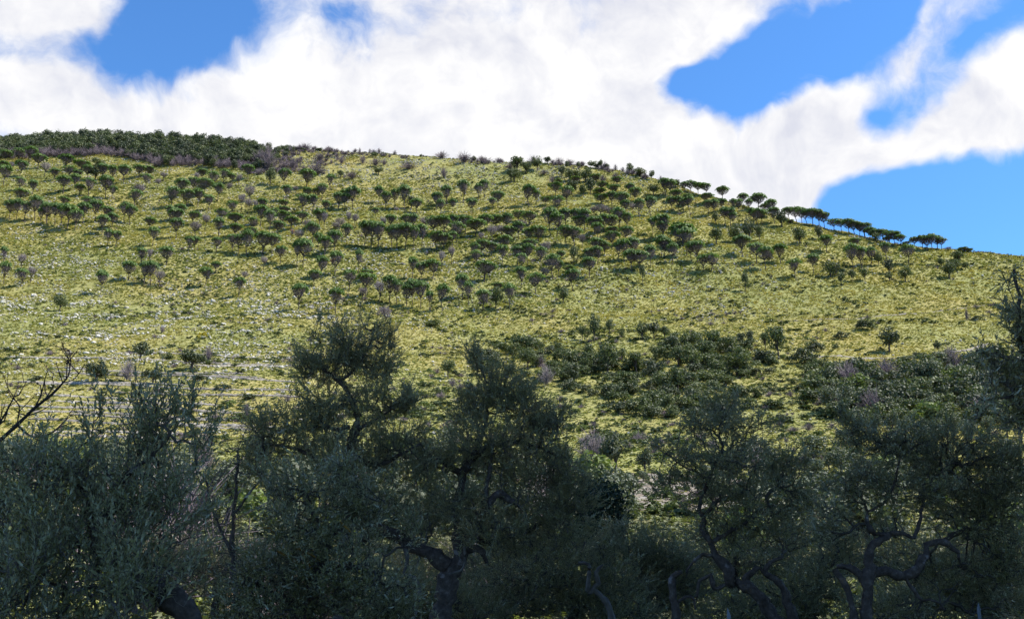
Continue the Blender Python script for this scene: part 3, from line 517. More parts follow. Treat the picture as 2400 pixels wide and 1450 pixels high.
# pixel places of the slope's trees, read off enlarged views: x, top, base, width; per view its origin (4x enlarged); g pine, d dead pine, o oak
VIEWS = {
(0,280): "45,310,420,100,g 165,300,415,110,g 270,275,430,120,g 355,355,470,130,g 185,405,540,110,g 25,405,500,90,g 90,405,480,70,d 30,475,625,110,g 415,420,540,100,d 610,365,480,150,g 760,400,490,130,g 505,475,580,90,g 645,455,560,130,g 720,490,570,90,g 815,460,580,100,g 890,440,575,110,o 955,430,570,110,g 1045,455,590,100,g 1155,445,595,120,g 1300,455,550,110,g 1390,455,540,110,g 915,375,440,110,o 180,570,680,100,g 300,595,715,90,g 590,555,695,115,g 695,530,665,90,g 825,580,720,110,g 985,565,745,130,g 1050,640,755,70,g 1365,540,640,110,g 1305,610,730,115,d 740,625,715,90,g 1475,560,650,70,d 1530,500,580,80,d 190,680,780,130,g 590,740,830,100,g 810,750,860,110,g 1265,700,820,120,g 85,780,940,110,g 150,790,945,90,g 225,790,960,80,g 325,770,950,130,g 435,810,980,110,g 380,850,980,70,g 515,830,990,110,g 570,840,1000,90,g 630,850,1030,140,g 700,890,1040,130,g 775,830,980,120,g 890,795,955,130,g 990,830,960,110,g 1160,800,970,110,g 1215,840,990,100,g 955,930,1080,110,g 1045,900,1030,110,g 1610,680,830,140,g 1700,580,730,110,g 1750,680,830,120,g 1845,690,820,110,g 1810,575,690,120,g 1910,570,720,130,g 1890,480,570,100,g 1840,510,600,80,d 1990,515,640,110,g 2100,500,610,90,g 2165,520,600,80,g 2240,525,630,70,d 2325,455,565,110,g 2040,610,770,90,g 1950,720,860,110,g 2150,600,690,80,d 2335,640,780,110,d 2260,700,860,80,d 2320,760,890,90,d 2170,780,905,100,g 2390,770,880,70,d 1590,840,960,100,g 1680,820,950,110,g 1640,860,1010,140,g 1650,970,1115,110,g 1400,930,1040,110,g 1430,1040,1190,90,g 1820,880,990,120,g 1920,900,1040,90,d 1830,960,1105,130,d 2070,860,960,110,g 2045,960,1100,110,g 2200,900,1010,160,g 2205,1010,1110,120,g 2365,940,1050,110,g 2350,1030,1110,110,g 1765,1115,1240,80,g 1825,1115,1230,80,g 2025,1120,1250,90,g 2175,1100,1245,110,g 2235,1100,1255,90,g 2310,1070,1280,120,g 1005,1060,1195,80,g 1085,1065,1200,100,g 1320,1220,1360,80,g 1395,1230,1355,60,d 1555,1230,1370,120,g 20,1240,1390,70,g 195,1260,1420,100,d 2020,1350,1445,90,g",
(0,620): "30,20,190,90,g 190,70,210,120,g 285,20,170,90,d 1200,0,150,110,g 1350,10,190,100,g 1410,5,190,110,g 1490,70,210,100,d 940,110,285,100,g 1915,60,220,120,g 2240,150,305,120,g 2290,75,160,90,d 560,290,440,130,o",
(600,300): "260,420,565,110,g 475,435,570,120,g 695,455,585,80,g 130,400,540,110,o 280,570,690,90,g 475,575,670,90,g 370,555,610,60,d 565,580,670,90,g 615,550,680,110,g 435,660,805,120,g 520,650,800,90,g 650,700,800,90,g 55,680,780,90,g 255,690,760,100,g 260,750,820,110,g 770,630,760,90,g 835,635,770,90,g 905,600,765,110,g 840,600,700,120,g 895,575,680,90,g 1150,580,715,80,g 1215,615,765,100,g 1300,610,750,80,g 1390,595,770,120,g 1455,655,760,90,o 1505,680,805,110,g 1695,640,770,120,g 1785,575,725,110,g 1730,705,830,80,g 1845,680,790,70,g 1940,530,705,120,g 2085,555,670,100,g 2140,515,655,100,g 2025,690,815,100,g 2215,670,775,70,g 2265,630,750,110,g 40,755,920,120,g 120,790,980,130,g 170,770,880,90,g 205,890,1020,130,g 250,810,930,150,g 430,800,900,130,g 330,850,950,110,g 590,800,940,120,g 640,800,960,70,d 865,790,930,80,d 785,850,950,130,d 930,810,940,70,d 750,890,990,120,d 475,860,980,90,d 525,920,1080,130,g 400,960,1090,130,d 1120,760,840,70,g 1265,840,950,100,g 1315,745,810,60,d 845,930,1105,90,g 60,1000,1190,160,g 150,1010,1190,160,g 440,1100,1305,150,g 380,1110,1310,90,g 225,1120,1275,110,g 70,1200,1330,80,d 640,1040,1210,130,g 735,1010,1180,110,g 580,1010,1150,90,g 1020,920,1110,120,g 1080,900,1120,130,g 1140,910,1130,130,g 1190,850,960,70,d 1320,950,1140,140,g 1270,960,1120,110,g 1400,940,1140,150,g 1480,970,1150,90,g 1550,920,1110,130,g 1420,830,960,130,g 1475,830,970,80,g 1580,850,960,120,d 1660,860,1010,150,g 1750,850,1020,150,g 1700,1000,1150,150,g 1760,1010,1150,140,g 1840,1000,1120,110,g 1880,930,1080,140,g 1840,840,980,110,g 1960,870,1000,160,g 2060,880,1020,160,g 2150,850,980,150,g 2250,840,960,150,g 2350,830,960,120,g 2215,930,1080,130,d 2110,990,1090,80,d 2300,910,1060,110,d 2370,960,1060,120,g 2330,1040,1160,140,g 2120,1080,1210,140,g 2050,1110,1240,100,g 2310,1130,1290,110,g 2210,1090,1200,120,g 1830,1110,1280,90,d 1740,1160,1330,80,d 960,1170,1375,80,g 610,1250,1420,120,g 740,1210,1390,120,g 1465,1260,1410,100,g 1555,1290,1440,120,g 1650,1280,1430,120,g 2140,1290,1440,140,g 2200,1300,1430,110,g 2060,1180,1310,90,g",
(600,600): "545,160,295,110,g 875,150,325,120,g 1040,145,230,130,g 1030,200,380,150,g 1000,290,430,120,d 1150,240,450,130,d 1250,250,440,130,g 1320,280,450,110,g 1415,290,470,110,g 1465,260,470,120,g 1545,270,495,160,g 1625,370,520,80,g 400,320,505,160,g 745,355,545,120,g 1930,215,400,130,g 1990,285,470,110,g 1750,315,520,130,g 2130,340,515,150,g 2250,320,490,130,o 2375,310,500,110,g 2270,265,330,120,g 1200,490,680,150,d",
(1200,330): "160,450,625,130,g 225,480,600,80,g 410,425,525,110,g 515,460,605,120,g 320,540,610,90,g 425,530,680,100,g 595,350,405,100,g 430,370,420,80,g 560,400,510,110,o 670,420,520,90,o 735,370,505,100,o 785,330,400,110,g 985,355,425,100,g 960,430,510,110,g 850,400,465,110,g 825,460,510,110,g 1110,415,535,90,g 1155,470,575,110,g 840,520,600,130,g 940,510,620,90,g 1030,500,650,130,g 1065,580,690,100,g 1130,590,690,90,d 1195,580,720,110,g 1305,570,715,105,g 1330,425,515,90,o 1440,390,520,110,g 1485,390,520,110,g 1535,375,440,100,o 1540,480,560,120,g 1645,515,600,100,g 1500,545,665,90,g 1565,555,665,100,g 1610,560,665,90,g 1665,540,665,80,g 1620,400,490,80,g 1680,390,490,110,g 1745,410,505,100,g 1810,415,515,110,g 1830,510,590,120,g 1840,580,700,110,g 1900,575,690,90,g 1970,560,660,90,g 1975,455,560,115,g 2170,485,595,115,g 2080,560,660,70,g 2130,560,680,90,g 2225,565,665,70,g 2310,540,665,140,g 2380,560,640,100,g 2000,650,795,110,g 2050,650,800,110,g 2075,680,805,80,g 1910,690,780,80,o 2260,660,780,90,g 2310,670,810,110,g 2345,670,790,90,g 830,620,720,170,d 920,640,720,110,d 770,630,710,90,d 60,670,760,140,g 160,690,800,150,g 90,740,850,120,d 360,690,890,130,g 420,720,900,150,g 310,620,700,60,d 500,680,830,120,g 600,670,820,140,g 680,690,850,130,g 640,720,850,130,g 780,740,890,150,g 860,730,860,130,g 930,730,850,140,g 1000,670,830,120,g 1080,690,825,100,g 800,800,930,100,g 940,820,900,110,g 1075,830,970,130,g 245,820,960,130,g 60,800,930,110,g 150,840,960,100,g 510,840,990,130,g 590,850,990,150,g 660,880,1000,100,d 165,940,1060,150,g 940,890,1010,150,g 800,940,1080,140,g 870,970,1080,120,g 50,1000,1180,120,g 150,990,1170,120,g 275,1030,1190,110,g 320,970,1130,110,d 460,1050,1150,80,g 390,1080,1160,110,g 580,1010,1150,100,o 90,1080,1220,90,g 380,1120,1300,170,g 310,1200,1310,100,d 440,1140,1280,80,g 730,1030,1150,110,g 800,1030,1160,120,g 725,1120,1285,130,g 540,1190,1270,110,g 575,1250,1410,130,g 80,1220,1400,130,g 220,1270,1440,160,g 1000,980,1140,90,g 1050,970,1140,130,g 1130,960,1130,160,g 1300,1000,1190,120,g 1120,1070,1230,140,g 1200,1070,1240,180,g 1225,1200,1340,60,o 1400,930,1090,130,g 1430,930,1100,120,g 1510,1000,1145,120,g 1320,730,880,90,g 1410,720,920,150,g 1410,780,920,130,g 1550,780,860,100,g 1600,810,980,200,g 1550,850,1000,110,g 1640,880,1080,160,g 1740,960,1140,150,g 1680,970,1130,110,g 1800,1090,1230,110,g 1870,1090,1230,140,g 1915,840,975,130,o 2095,800,960,130,o 2230,780,950,120,o 2320,820,940,80,o 2160,925,1085,140,g 2290,980,1150,160,g 2380,1030,1210,140,g 2190,1260,1410,80,o 50,160,290,140,o 130,200,310,110,o 240,160,280,90,o 20,280,390,120,o 470,260,340,80,o 540,290,380,90,o 600,280,370,90,o 690,270,390,130,o 515,200,270,50,o 625,205,265,40,o 330,150,200,80,o 740,170,220,60,o 790,180,235,90,o 830,165,240,45,o 885,200,250,50,o 1105,235,310,80,o 1205,250,315,110,o 1310,295,370,60,o",
(1800,460): "40,75,210,100,g 60,130,260,120,g 130,160,290,130,o 200,105,200,110,g 270,120,250,130,g 320,140,260,100,g 370,140,270,110,g 420,125,270,130,g 480,150,280,120,g 530,170,290,110,g 620,205,300,120,g 690,210,310,110,g 760,205,310,130,g 810,205,320,130,g 860,230,330,120,g 910,245,350,120,g 960,270,360,110,g 1010,265,350,110,g 1080,290,390,110,g 1140,300,400,120,g 1190,310,410,120,g 1240,330,415,110,g 1300,395,430,80,g 1380,395,490,110,g 1450,395,500,110,g 1500,385,510,110,g 1540,380,510,110,g 1590,395,500,100,g 1630,405,500,100,g 1690,475,515,80,d 1830,490,525,110,g 1880,500,528,90,g 300,330,445,120,o 480,295,415,100,o 550,390,525,110,g 1010,315,380,100,g 1015,355,440,90,o 1125,390,445,90,g 820,410,495,110,g 800,500,690,130,g 880,500,680,130,g 970,505,660,100,g 1040,540,650,90,o 1110,450,595,110,g 1320,490,640,160,g 10,540,640,110,g 120,490,635,120,g 255,610,770,150,g 430,565,720,130,g 590,620,760,120,o 640,650,750,90,o 690,720,840,90,o 790,700,800,80,o 1140,620,730,110,o 910,700,790,80,o 1290,690,800,110,o 1140,730,800,80,o 1790,530,600,110,o 1760,600,690,100,o 1700,640,770,120,o 1630,590,660,100,o 1850,630,690,70,o 210,230,265,80,g",
(1200,660): "660,430,545,90,o 770,350,570,110,o 915,370,500,90,o 1030,450,540,60,o 1220,400,545,130,o 1330,390,530,120,o 1430,440,540,110,o 1660,500,660,180,o 1500,540,690,180,o 1350,600,720,130,o 1560,640,800,170,o 1900,500,700,200,o 2040,540,700,170,o 1830,590,740,170,o 1690,660,860,190,o 2180,620,790,220,o 2240,500,640,90,o 2380,490,640,90,o 1920,730,905,150,o 2110,690,880,250,o 2150,500,600,120,o 900,640,860,230,o 720,600,760,130,o 700,720,850,150,o 1165,680,860,150,o 1030,650,740,130,o 810,780,860,150,b 580,790,960,190,o 150,640,820,170,o 90,600,700,140,b 480,820,870,130,b 1330,900,1000,130,o 1420,880,1050,150,o 1560,820,1050,200,o 1690,880,1010,160,o 1280,1000,1190,220,b 1480,980,1090,150,o 1470,1090,1220,150,o 1670,1010,1180,110,o 2010,890,990,170,o 2150,960,1080,120,b 480,70,205,110,o 320,830,980,160,p 270,700,800,110,t 1080,1050,1130,70,y 650,1330,1400,90,y 1180,1380,1440,70,y",
(1800,700): "100,330,570,190,o 1140,300,500,230,k 1600,410,500,80,k 550,600,690,130,f 630,410,470,70,b 1310,520,620,140,b 1400,500,580,100,b 150,510,560,50,y 470,570,620,50,y 880,190,290,110,b 960,190,290,120,b 680,310,380,120,b 1870,110,210,50,t 1940,150,205,80,b 850,1100,1330,200,f 1000,1130,1290,160,f 1170,1100,1260,170,f 1300,1130,1330,200,f 1450,1140,1300,180,f 1600,1150,1320,190,f 1750,1110,1290,190,f 1900,1150,1330,180,f 2080,1130,1300,200,f 2250,1120,1310,200,f 2380,1150,1340,160,f 1150,1300,1380,140,y 1300,1310,1380,130,t 1560,1080,1160,90,y 2000,1200,1300,110,y 160,1080,1150,120,b 380,1180,1240,120,t 900,640,700,70,t 560,720,760,110,b 230,740,800,100,b 280,810,850,90,b 40,820,880,80,b",
(0,620,'l'): "1310,750,900,190,k 890,920,1110,230,k 1800,810,980,230,k 1950,790,910,90,t 1430,980,1120,150,k 1190,940,1100,170,p 1560,820,890,110,b 940,1240,1280,80,k 370,790,830,70,b 300,920,960,60,b 1900,620,690,90,e 1450,655,690,60,t 1520,590,640,60,t 60,770,810,80,b 1850,1030,1090,120,b 2100,1110,1170,110,b 2160,1240,1340,90,y 2330,1200,1260,120,b 2070,1300,1330,50,b 1180,1150,1210,80,y 2310,1310,1440,80,t 480,950,990,60,y 350,1030,1080,80,b 1250,1170,1240,90,b",
(600,600,'l'): "1800,1000,1150,130,o 1640,1040,1110,70,y 1880,1060,1130,100,b 1840,1160,1230,80,t 970,1060,1100,50,y 1650,600,660,130,b 1990,1160,1220,90,y 2250,1240,1330,100,b 2050,1220,1290,100,t 2180,1330,1400,120,y 1720,1230,1300,110,b 1600,1340,1430,120,y",
(600,300,'r'): "1740,240,290,140,t 1950,255,330,190,t 2140,285,330,150,t 2270,285,325,80,t 600,250,330,140,t 570,330,440,190,t 340,300,400,140,t 110,210,400,150,t 250,330,400,130,t 1000,270,340,100,t 1120,300,360,120,t 1200,300,350,90,t 1430,330,390,140,t 1760,380,470,100,t 2380,340,390,100,t 900,430,480,140,t 2390,400,520,80,o 690,190,230,90,t 970,180,225,30,p 1065,180,225,30,p 1300,205,245,40,p 460,150,200,130,t 800,270,340,80,t 30,240,340,120,t 1150,370,440,80,o 790,400,470,70,o",
(1200,330,'r'): "440,150,200,110,t 540,160,210,110,t 200,155,220,100,t 970,215,265,40,p 1395,340,390,60,t 850,330,400,90,t 970,310,350,60,t 1040,240,280,50,p 1440,360,385,40,t 380,340,400,80,t 300,280,320,70,t 870,160,230,50,t",
(1400,1000,'s'): "140,125,350,230,o 360,180,360,130,k 300,20,110,70,y 850,310,390,130,y 1720,760,900,150,y 620,560,610,70,y 1560,190,250,110,y 1450,820,930,110,y 60,100,170,110,f 240,360,430,70,f 350,340,420,90,f 600,320,420,120,f 860,200,300,100,f 1750,220,330,150,f 1830,560,720,160,f 1650,700,860,140,f",
}
TR = []
for key, s in VIEWS.items():
    sc = 3.222 if key[-1] == 's' else 4.0
    for e in s.split():
        a = e.split(','); X_, T_, B_, W_ = map(float, a[:4]); TR.append((key[0]+X_/sc, key[1]+T_/sc, key[1]+B_/sc, W_/sc, a[4]))
info = []
for px_, t_, b_, w_, k_ in TR:
    b2 = b_
    sky_row = np.interp(px_, _sx, _sy)
    b2 = max(b2, sky_row+1.5) if b2 < sky_row+1.5 else b2
    h_ = hit(px_, b2); d = math.hypot(h_[1], h_[2]-CZ); info.append((px_, b_, w_/F*d, (b2-t_+ (b_-b2))/F*d*1.12, k_, h_))
greens = sorted([i for i in info if i[4] == 'g'], key=lambda i: -i[2]*i[3]/i[5][1]**2); NP = 300
small = greens[NP:]; greens = greens[:NP]
def cell(px, py, skyl):
    c = ['at the far left','left of the middle','in the middle','right of the middle','on the right flank','at the far right'][min(5, int(px//400))]
    if skyl: return f'along the skyline {c}'
    r = 'under the skyline' if py < np.interp(px, _sx, _sy)+75 else 'high on the slope' if py < 500 else 'halfway up the slope' if py < 600 else 'low on the slope' if py < 700 else 'below the pines' if py < 820 else 'on the lower slope' if py < 960 else 'at the slope foot'
    return f'{r} {c}'
def plant(name, items, protos, pnames, words, cat, plural, tilt=0):
    """one object tree for each plant, labelled by its place among its neighbours"""
    roots = []
    for pr_ in protos:
        e = link(name, None)
        for me, pn in zip(pr_, pnames):
            if me is not None: link(pn, me, e)
        roots.append(e)
    WS = 1.4 if name in ('evergreen_oak', 'dark_tree', 'round_shrub') else 1.22
    used = [False]*len(roots); cells = {}
    for it in items:
        px_, b_, W_, H_, k_, h_ = it; skyl = b_ < np.interp(px_, _sx, _sy)+14
        cells.setdefault(cell(px_, b_, skyl), []).append(it)
    for cname, its in cells.items():
        its.sort(key=lambda i: i[0]); n = len(its)
        for q, (px_, b_, W_, H_, k_, h_) in enumerate(its):
            v = int(pr.integers(len(roots)))
            if used[v]: o = copy_tree(roots[v])
            else: o = roots[v]; used[v] = True
            k1, k2 = pr.uniform(.88, 1.14), pr.uniform(.9, 1.1); place(o, h_-np.array([0, 0, .05]), pr.uniform(0, 6.28), (W_*WS*k1, W_*WS*k1*pr.uniform(.9, 1.1), H_*1.2*k2))
            wd = words[1] if H_ < W_*.85 else words[2] if H_ > W_*1.45 else words[0]
            ps = '' if n == 1 else ', leftmost' if q == 0 else ', rightmost' if q == n-1 else f', {ORD[q]} from the left' if q < 14 or q < n/2 else f', {ORD[n-1-q]} from the right'
            tag(o, f'{wd} {cname}{ps}', cat, f'{plural} {cname}')
    for u_, r_ in zip(used, roots):
        if not u_:
            for ch in list(r_.children): bpy.data.objects.remove(ch)
            bpy.data.objects.remove(r_)
plant('stone_pine', greens, PINE, ('trunk', 'dead_branches', 'crown'), ('green umbrella pine', 'wide flat umbrella pine', 'tall slim umbrella pine'), 'pine', 'umbrella pines')
plant('dead_pine', [i for i in info if i[4] == 'd'], DEAD, ('trunk', 'dead_branches'), ('leafless grey pine', 'wide leafless grey pine', 'tall thin leafless pine'), 'dead tree', 'leafless pines')
plant('evergreen_oak', [i for i in info if i[4] == 'o'], OAK+DARK[:2], ('trunk', 'crown'), ('round dark evergreen oak', 'broad dark evergreen oak', 'slender dark evergreen oak'), 'tree', 'evergreen oaks')
plant('dark_tree', [i for i in info if i[4] == 'k'], DARK, ('trunk', 'crown'), ('dense dark rounded evergreen', 'broad dense dark evergreen', 'upright dense dark evergreen'), 'tree', 'dense dark evergreens')
plant('olive_tree', [i for i in info if i[4] == 'f'], FOL, ('trunk', 'crown'), ('pale grey-green olive tree', 'broad grey-green olive tree', 'tall grey-green olive tree'), 'olive tree', 'grey-green olives')
plant('bare_shrub', [i for i in info if i[4] == 't'], [(m_,) for m_ in BARE], ('branches',), ('purple-grey leafless shrub', 'wide purple-grey leafless shrub', 'tall purple-grey leafless shrub'), 'shrub', 'leafless shrubs')
plant('pale_bare_shrub', [i for i in info if i[4] == 'p'], [(m_,) for m_ in PBARE], ('branches',), ('pale grey leafless shrub', 'wide pale leafless shrub', 'thin pale dead sapling'), 'shrub', 'pale leafless shrubs')
plant('round_shrub', [i for i in info if i[4] == 'b'], [(m_,) for m_ in BUSHY], ('foliage',), ('rounded dark green shrub', 'spreading dark green shrub', 'upright dark green shrub'), 'shrub', 'dark green shrubs')
plant('bright_shrub', [i for i in info if i[4] == 'y'], [(m_,) for m_ in BRIGHT], ('foliage',), ('bright lime green shrub', 'low lime green shrub', 'upright lime green shrub'), 'shrub', 'lime green shrubs')
plant('broom_bush', [i for i in info if i[4] == 'e'], [(m_,) for m_ in YEL], ('foliage',), ('yellow flowering broom bush', 'low yellow flowering broom bush', 'yellow broom bush'), 'shrub', 'broom bushes')
# the smallest pines past three hundred, together
if small:
    ps = np.array([i[5] for i in small])
    mbs = []
    for tr_, tw_, cr_ in PINE[:4]:                    # trunk, twigs and crown as one light mesh
        Vs, Fs, mi, n0 = [], [], [], 0
        for k, me in enumerate((tr_, tw_, cr_)):
            v = np.zeros(len(me.vertices)*3, np.float32); me.vertices.foreach_get('co', v); f = np.zeros(len(me.loops), np.int32); me.loops.foreach_get('vertex_index', f)
            Vs.append(v.reshape(-1, 3)); Fs.append(f.reshape(-1, 4)+n0); mi += [k]*(len(f)//4); n0 += len(me.vertices)
        me = fast_mesh('pine', np.concatenate(Vs), np.concatenate(Fs), MAT['trunk']); me.materials.append(MAT['twig']); me.materials.append(MAT['pine']); me.polygons.foreach_set('material_index', np.array(mi, np.int32)); mbs.append(me)
    scatter('distant_pines', ps, np.stack([np.zeros(len(ps)), np.zeros(len(ps)), pr.uniform(0, 6.28, len(ps))], 1), np.array([[i[2]*1.24, i[2]*1.24, i[3]*1.14] for i in small]), mbs, pr)
# rust-red dying tops on four of the pines
for px_, py_ in ((685,538),(888,520),(780,606),(983,613)):
    h_ = hit(px_, py_+14); d = math.hypot(h_[1], h_[2]); o = link('rust_bush', None); link('branches', BARE[0], o); link('foliage', bush_mesh('foliage', pr, MAT['rust'], 60, 4, .09, .9), o)
    for ch in o.children:
        if ch.name.startswith('foliage'): ch.location = (0, 0, .35); ch.scale = (.7, .7, .7)
    place(o, h_, 0, (16/F*d, 16/F*d, 18/F*d)); tag(o, f'small rust red tree among the pines, {"upper left" if px_<700 else "upper right" if py_<530 else "lower left" if px_<800 else "lower right"} of the four', 'tree', 'rust red trees')
# dense wood along the left skyline: one mass of evergreen oaks
WOOD_LO = ([-300,0,60,100,200,240,320,360,450,520,600,640,660,700,720], [372,376,374,372,368,364,378,392,392,398,402,398,384,362,350])
wr = np.random.default_rng(8); pts = []
for i in range(4200):
    px_ = wr.uniform(-250, 722); lo = np.interp(px_, *WOOD_LO); up = np.interp(px_, _sx, _sy)-2; t_ = wr.random()
    if lo-up < 2: continue
    pts.append((px_, up+(lo-up)*t_, t_))
wp = []; ws = []
for px_, py_, t_ in pts[::1][:3400]:
    u, tt = ray(px_, py_)
    h_ = hit(px_, max(py_, np.interp(px_, _sx, _sy)+1.0)); wp.append(h_)
    s_ = wr.uniform(5.2, 8.2)*np.interp(px_, [0, 520, 640, 720], [1, .95, .62, .3]); ws.append((s_*1.0, s_*1.0, s_*wr.uniform(.9, 1.15)))
# thin out to about one crown per three metres
wp = np.array(wp); ws = np.array(ws); order = wr.permutation(len(wp)); kept = []
for i in order:
    if all(abs(wp[i, 0]-wp[j, 0])+abs(wp[i, 1]-wp[j, 1]) > 2.6 for j in kept): kept.append(i)
wp = wp[kept]; ws = ws[kept]; ppx, ppy = project(wp[:, 0], wp[:, 1], wp[:, 2]); low = (ppy > np.interp(ppx, *WOOD_LO)-10) & (wr.random(len(wp)) < .75)
# ragged crest: grey scrub and dead stems thinning out from the wood along the ridge
cp, cs_ = [], []
for i in range(520):
    if wr.random() < .62: px_ = 560+wr.random()**1.3*260; py_ = np.interp(px_, _sx, _sy)+wr.uniform(0, 62)
    else: px_ = wr.uniform(640, 1520); py_ = np.interp(px_, _sx, _sy)+wr.uniform(-1, 9)
    if vnoise(np.array([px_/26.]), np.array([py_/14.]), 4)[0] < .42: continue
    cp.append(hit(px_, max(py_, np.interp(px_, _sx, _sy)+1))); q = wr.uniform(1.2, 3.4); cs_.append((q*1.2, q*1.2, q*wr.uniform(.5, 1.0)))
scatter('crest_scrub', np.array(cp), np.stack([np.zeros(len(cp)), np.zeros(len(cp)), wr.uniform(0, 6.28, len(cp))], 1), np.array(cs_), BARE+PBARE[:1]+[BUSHY[0]], wr)
wmesh = [DARK[0][1], OAK[0][1], OAK[1][1], DARK[1][1], OAK[3][1]]
scatter('oak_wood', wp[~low]-np.array([0, 0, .9]), np.stack([np.zeros((~low).sum()), np.zeros((~low).sum()), wr.uniform(0, 6.28, (~low).sum())], 1), ws[~low], wmesh, wr)
scatter('bare_thicket', wp[low], np.stack([np.zeros(low.sum()), np.zeros(low.sum()), wr.uniform(0, 6.28, low.sum())], 1), ws[low]*np.array([.8, .8, .6]), BARE, wr)
# oak thickets of the middle distance, right of centre
tk = np.random.default_rng(14); items = []
for cx_, cy_, rx_, ry_, n_ in ((1650,850,170,55,40),(1530,930,120,45,26),(1250,850,150,55,26),(1400,880,110,40,16),(1900,840,50,30,6),(1700,950,120,40,14)):
    for _ in range(int(n_*1.5)):
        a_ = tk.uniform(0, 6.28); r_ = math.sqrt(tk.random()); px_, py_ = cx_+rx_*r_*math.cos(a_), cy_+ry_*r_*math.sin(a_)
        if any(math.hypot(px_-i[0], (py_-i[1])*1.6) < 13 for i in items): continue
        h_ = hit(px_, py_+8); d = math.hypot(h_[1], h_[2]); W_ = tk.uniform(26, 54); items.append((px_, py_+8, W_/F*d, W_*tk.uniform(.6, .95)/F*d, 'm', h_))
plant('thicket_oak', items, [(m_,) for m_ in BUSHY], ('foliage',), ('leafy oak scrub bush', 'broad oak scrub bush', 'tall oak scrub bush'), 'shrub', 'oak scrub bushes')
# maquis wood at the lower right: every rounded bush on its own
mq = np.random.default_rng(21); items = []; tries = 0
POLY = [(1905,905),(1925,880),(1990,872),(2080,870),(2200,862),(2300,845),(2420,850),(2420,985),(2250,985),(2080,980),(1990,985),(1900,960)]
def inside(px, py):
    c = False; n = len(POLY)
    for i in range(n):
        (x1, y1), (x2, y2) = POLY[i], POLY[i-1]
        if (y1 > py) != (y2 > py) and px < (x2-x1)*(py-y1)/(y2-y1)+x1: c = not c
    return c
while len(items) < 130 and tries < 9000:
    tries += 1; px_, py_ = mq.uniform(1890, 2420), mq.uniform(845, 990)
    if not inside(px_, py_) or any(math.hypot(px_-i[0], (py_-i[1])*1.6) < 16 for i in items): continue
    h_ = hit(px_, py_+14); d = math.hypot(h_[1], h_[2]); W_ = mq.uniform(46, 72); items.append((px_, py_, W_/F*d, W_*mq.uniform(.75, 1.0)/F*d, 'm', h_))
kinds = mq.choice(5, len(items), p=[.36, .44, .08, .08, .04])
for kk, (nm, protos, words, plural) in enumerate((
  ('maquis_shrub', [(m_,) for m_ in BUSHY[:4]], ('green thicket bush',)*3, 'green thicket bushes'), ('dark_thicket_shrub', [(m_,) for m_ in BUSHY[4:]], ('blackish thicket bush',)*3, 'blackish thicket bushes'),
  ('leafless_shrub', [(m_,) for m_ in BARE], ('leafless thicket bush',)*3, 'leafless thicket bushes'), ('grey_shrub', [(FOL[i][1],) for i in range(3)], ('greyish thicket bush',)*3, 'greyish thicket bushes'), ('yellowish_shrub', [(m_,) for m_ in BRIGHT], ('yellowish thicket bush',)*3, 'yellowish thicket bushes'))):
    plant(nm, [i for i, k in zip(items, kinds) if k == kk], protos, ('foliage' if kk != 2 else 'branches',), words, 'shrub', plural)
# leafy mass of valley olives and bushes filling the foot of the slope behind the grove
vr = np.random.default_rng(33); items = []
for i in range(420):
    y_ = vr.uniform(40, 104); u_ = vr.uniform(-.56, .56); x_ = u_*y_
    if 4 < x_-0 and abs(x_-.155*y_) < .045*y_ and y_ > 40: continue
    if any(math.hypot(x_-q[5][0], y_-q[5][1]) < 3.3 for q in items): continue
    h_ = np.array([x_, y_, float(height(x_, y_))]); pp = project(*h_); s_ = vr.uniform(1.8, 3.2); items.append((float(pp[0]), float(pp[1]), s_*1.15, s_, 'v', h_))
kinds = vr.choice(4, len(items), p=[.66, .22, .04, .08])
plant('valley_olive', [i for i, k in zip(items, kinds) if k == 0], FOL, ('trunk', 'crown'), ('pale valley olive',)*3, 'olive tree', 'valley olives')
plant('valley_shrub', [i for i, k in zip(items, kinds) if k == 1], [(m_,) for m_ in BUSHY], ('foliage',), ('dark valley bush',)*3, 'shrub', 'valley bushes')
plant('valley_bare_shrub', [i for i, k in zip(items, kinds) if k == 2], [(m_,) for m_ in PBARE], ('branches',), ('leafless valley bush',)*3, 'shrub', 'leafless valley bushes')
plant('valley_bright_shrub', [i for i, k in zip(items, kinds) if k == 3], [(m_,) for m_ in BRIGHT], ('foliage',), ('lime valley bush',)*3, 'shrub', 'lime valley bushes')

# vines and weeds in rows on the stony field
vx, vy = [], []
for a_ in np.arange(6, 21, 1.7):
    for b_ in np.arange(64, 90, .9):
        if vr.random() < .8: vx.append(a_+vr.normal(0, .15)); vy.append(b_+vr.normal(0, .2))
vx = np.array(vx); vy = np.array(vy); q = vr.uniform(.35, .9, len(vx))
scatter('young_vines', np.stack([vx, vy, height(vx, vy)+.05], 1), np.stack([0*vx, 0*vx, vr.uniform(0, 6.28, len(vx))], 1), np.stack([q, q, q*.9], 1), bushes[:4], vr)
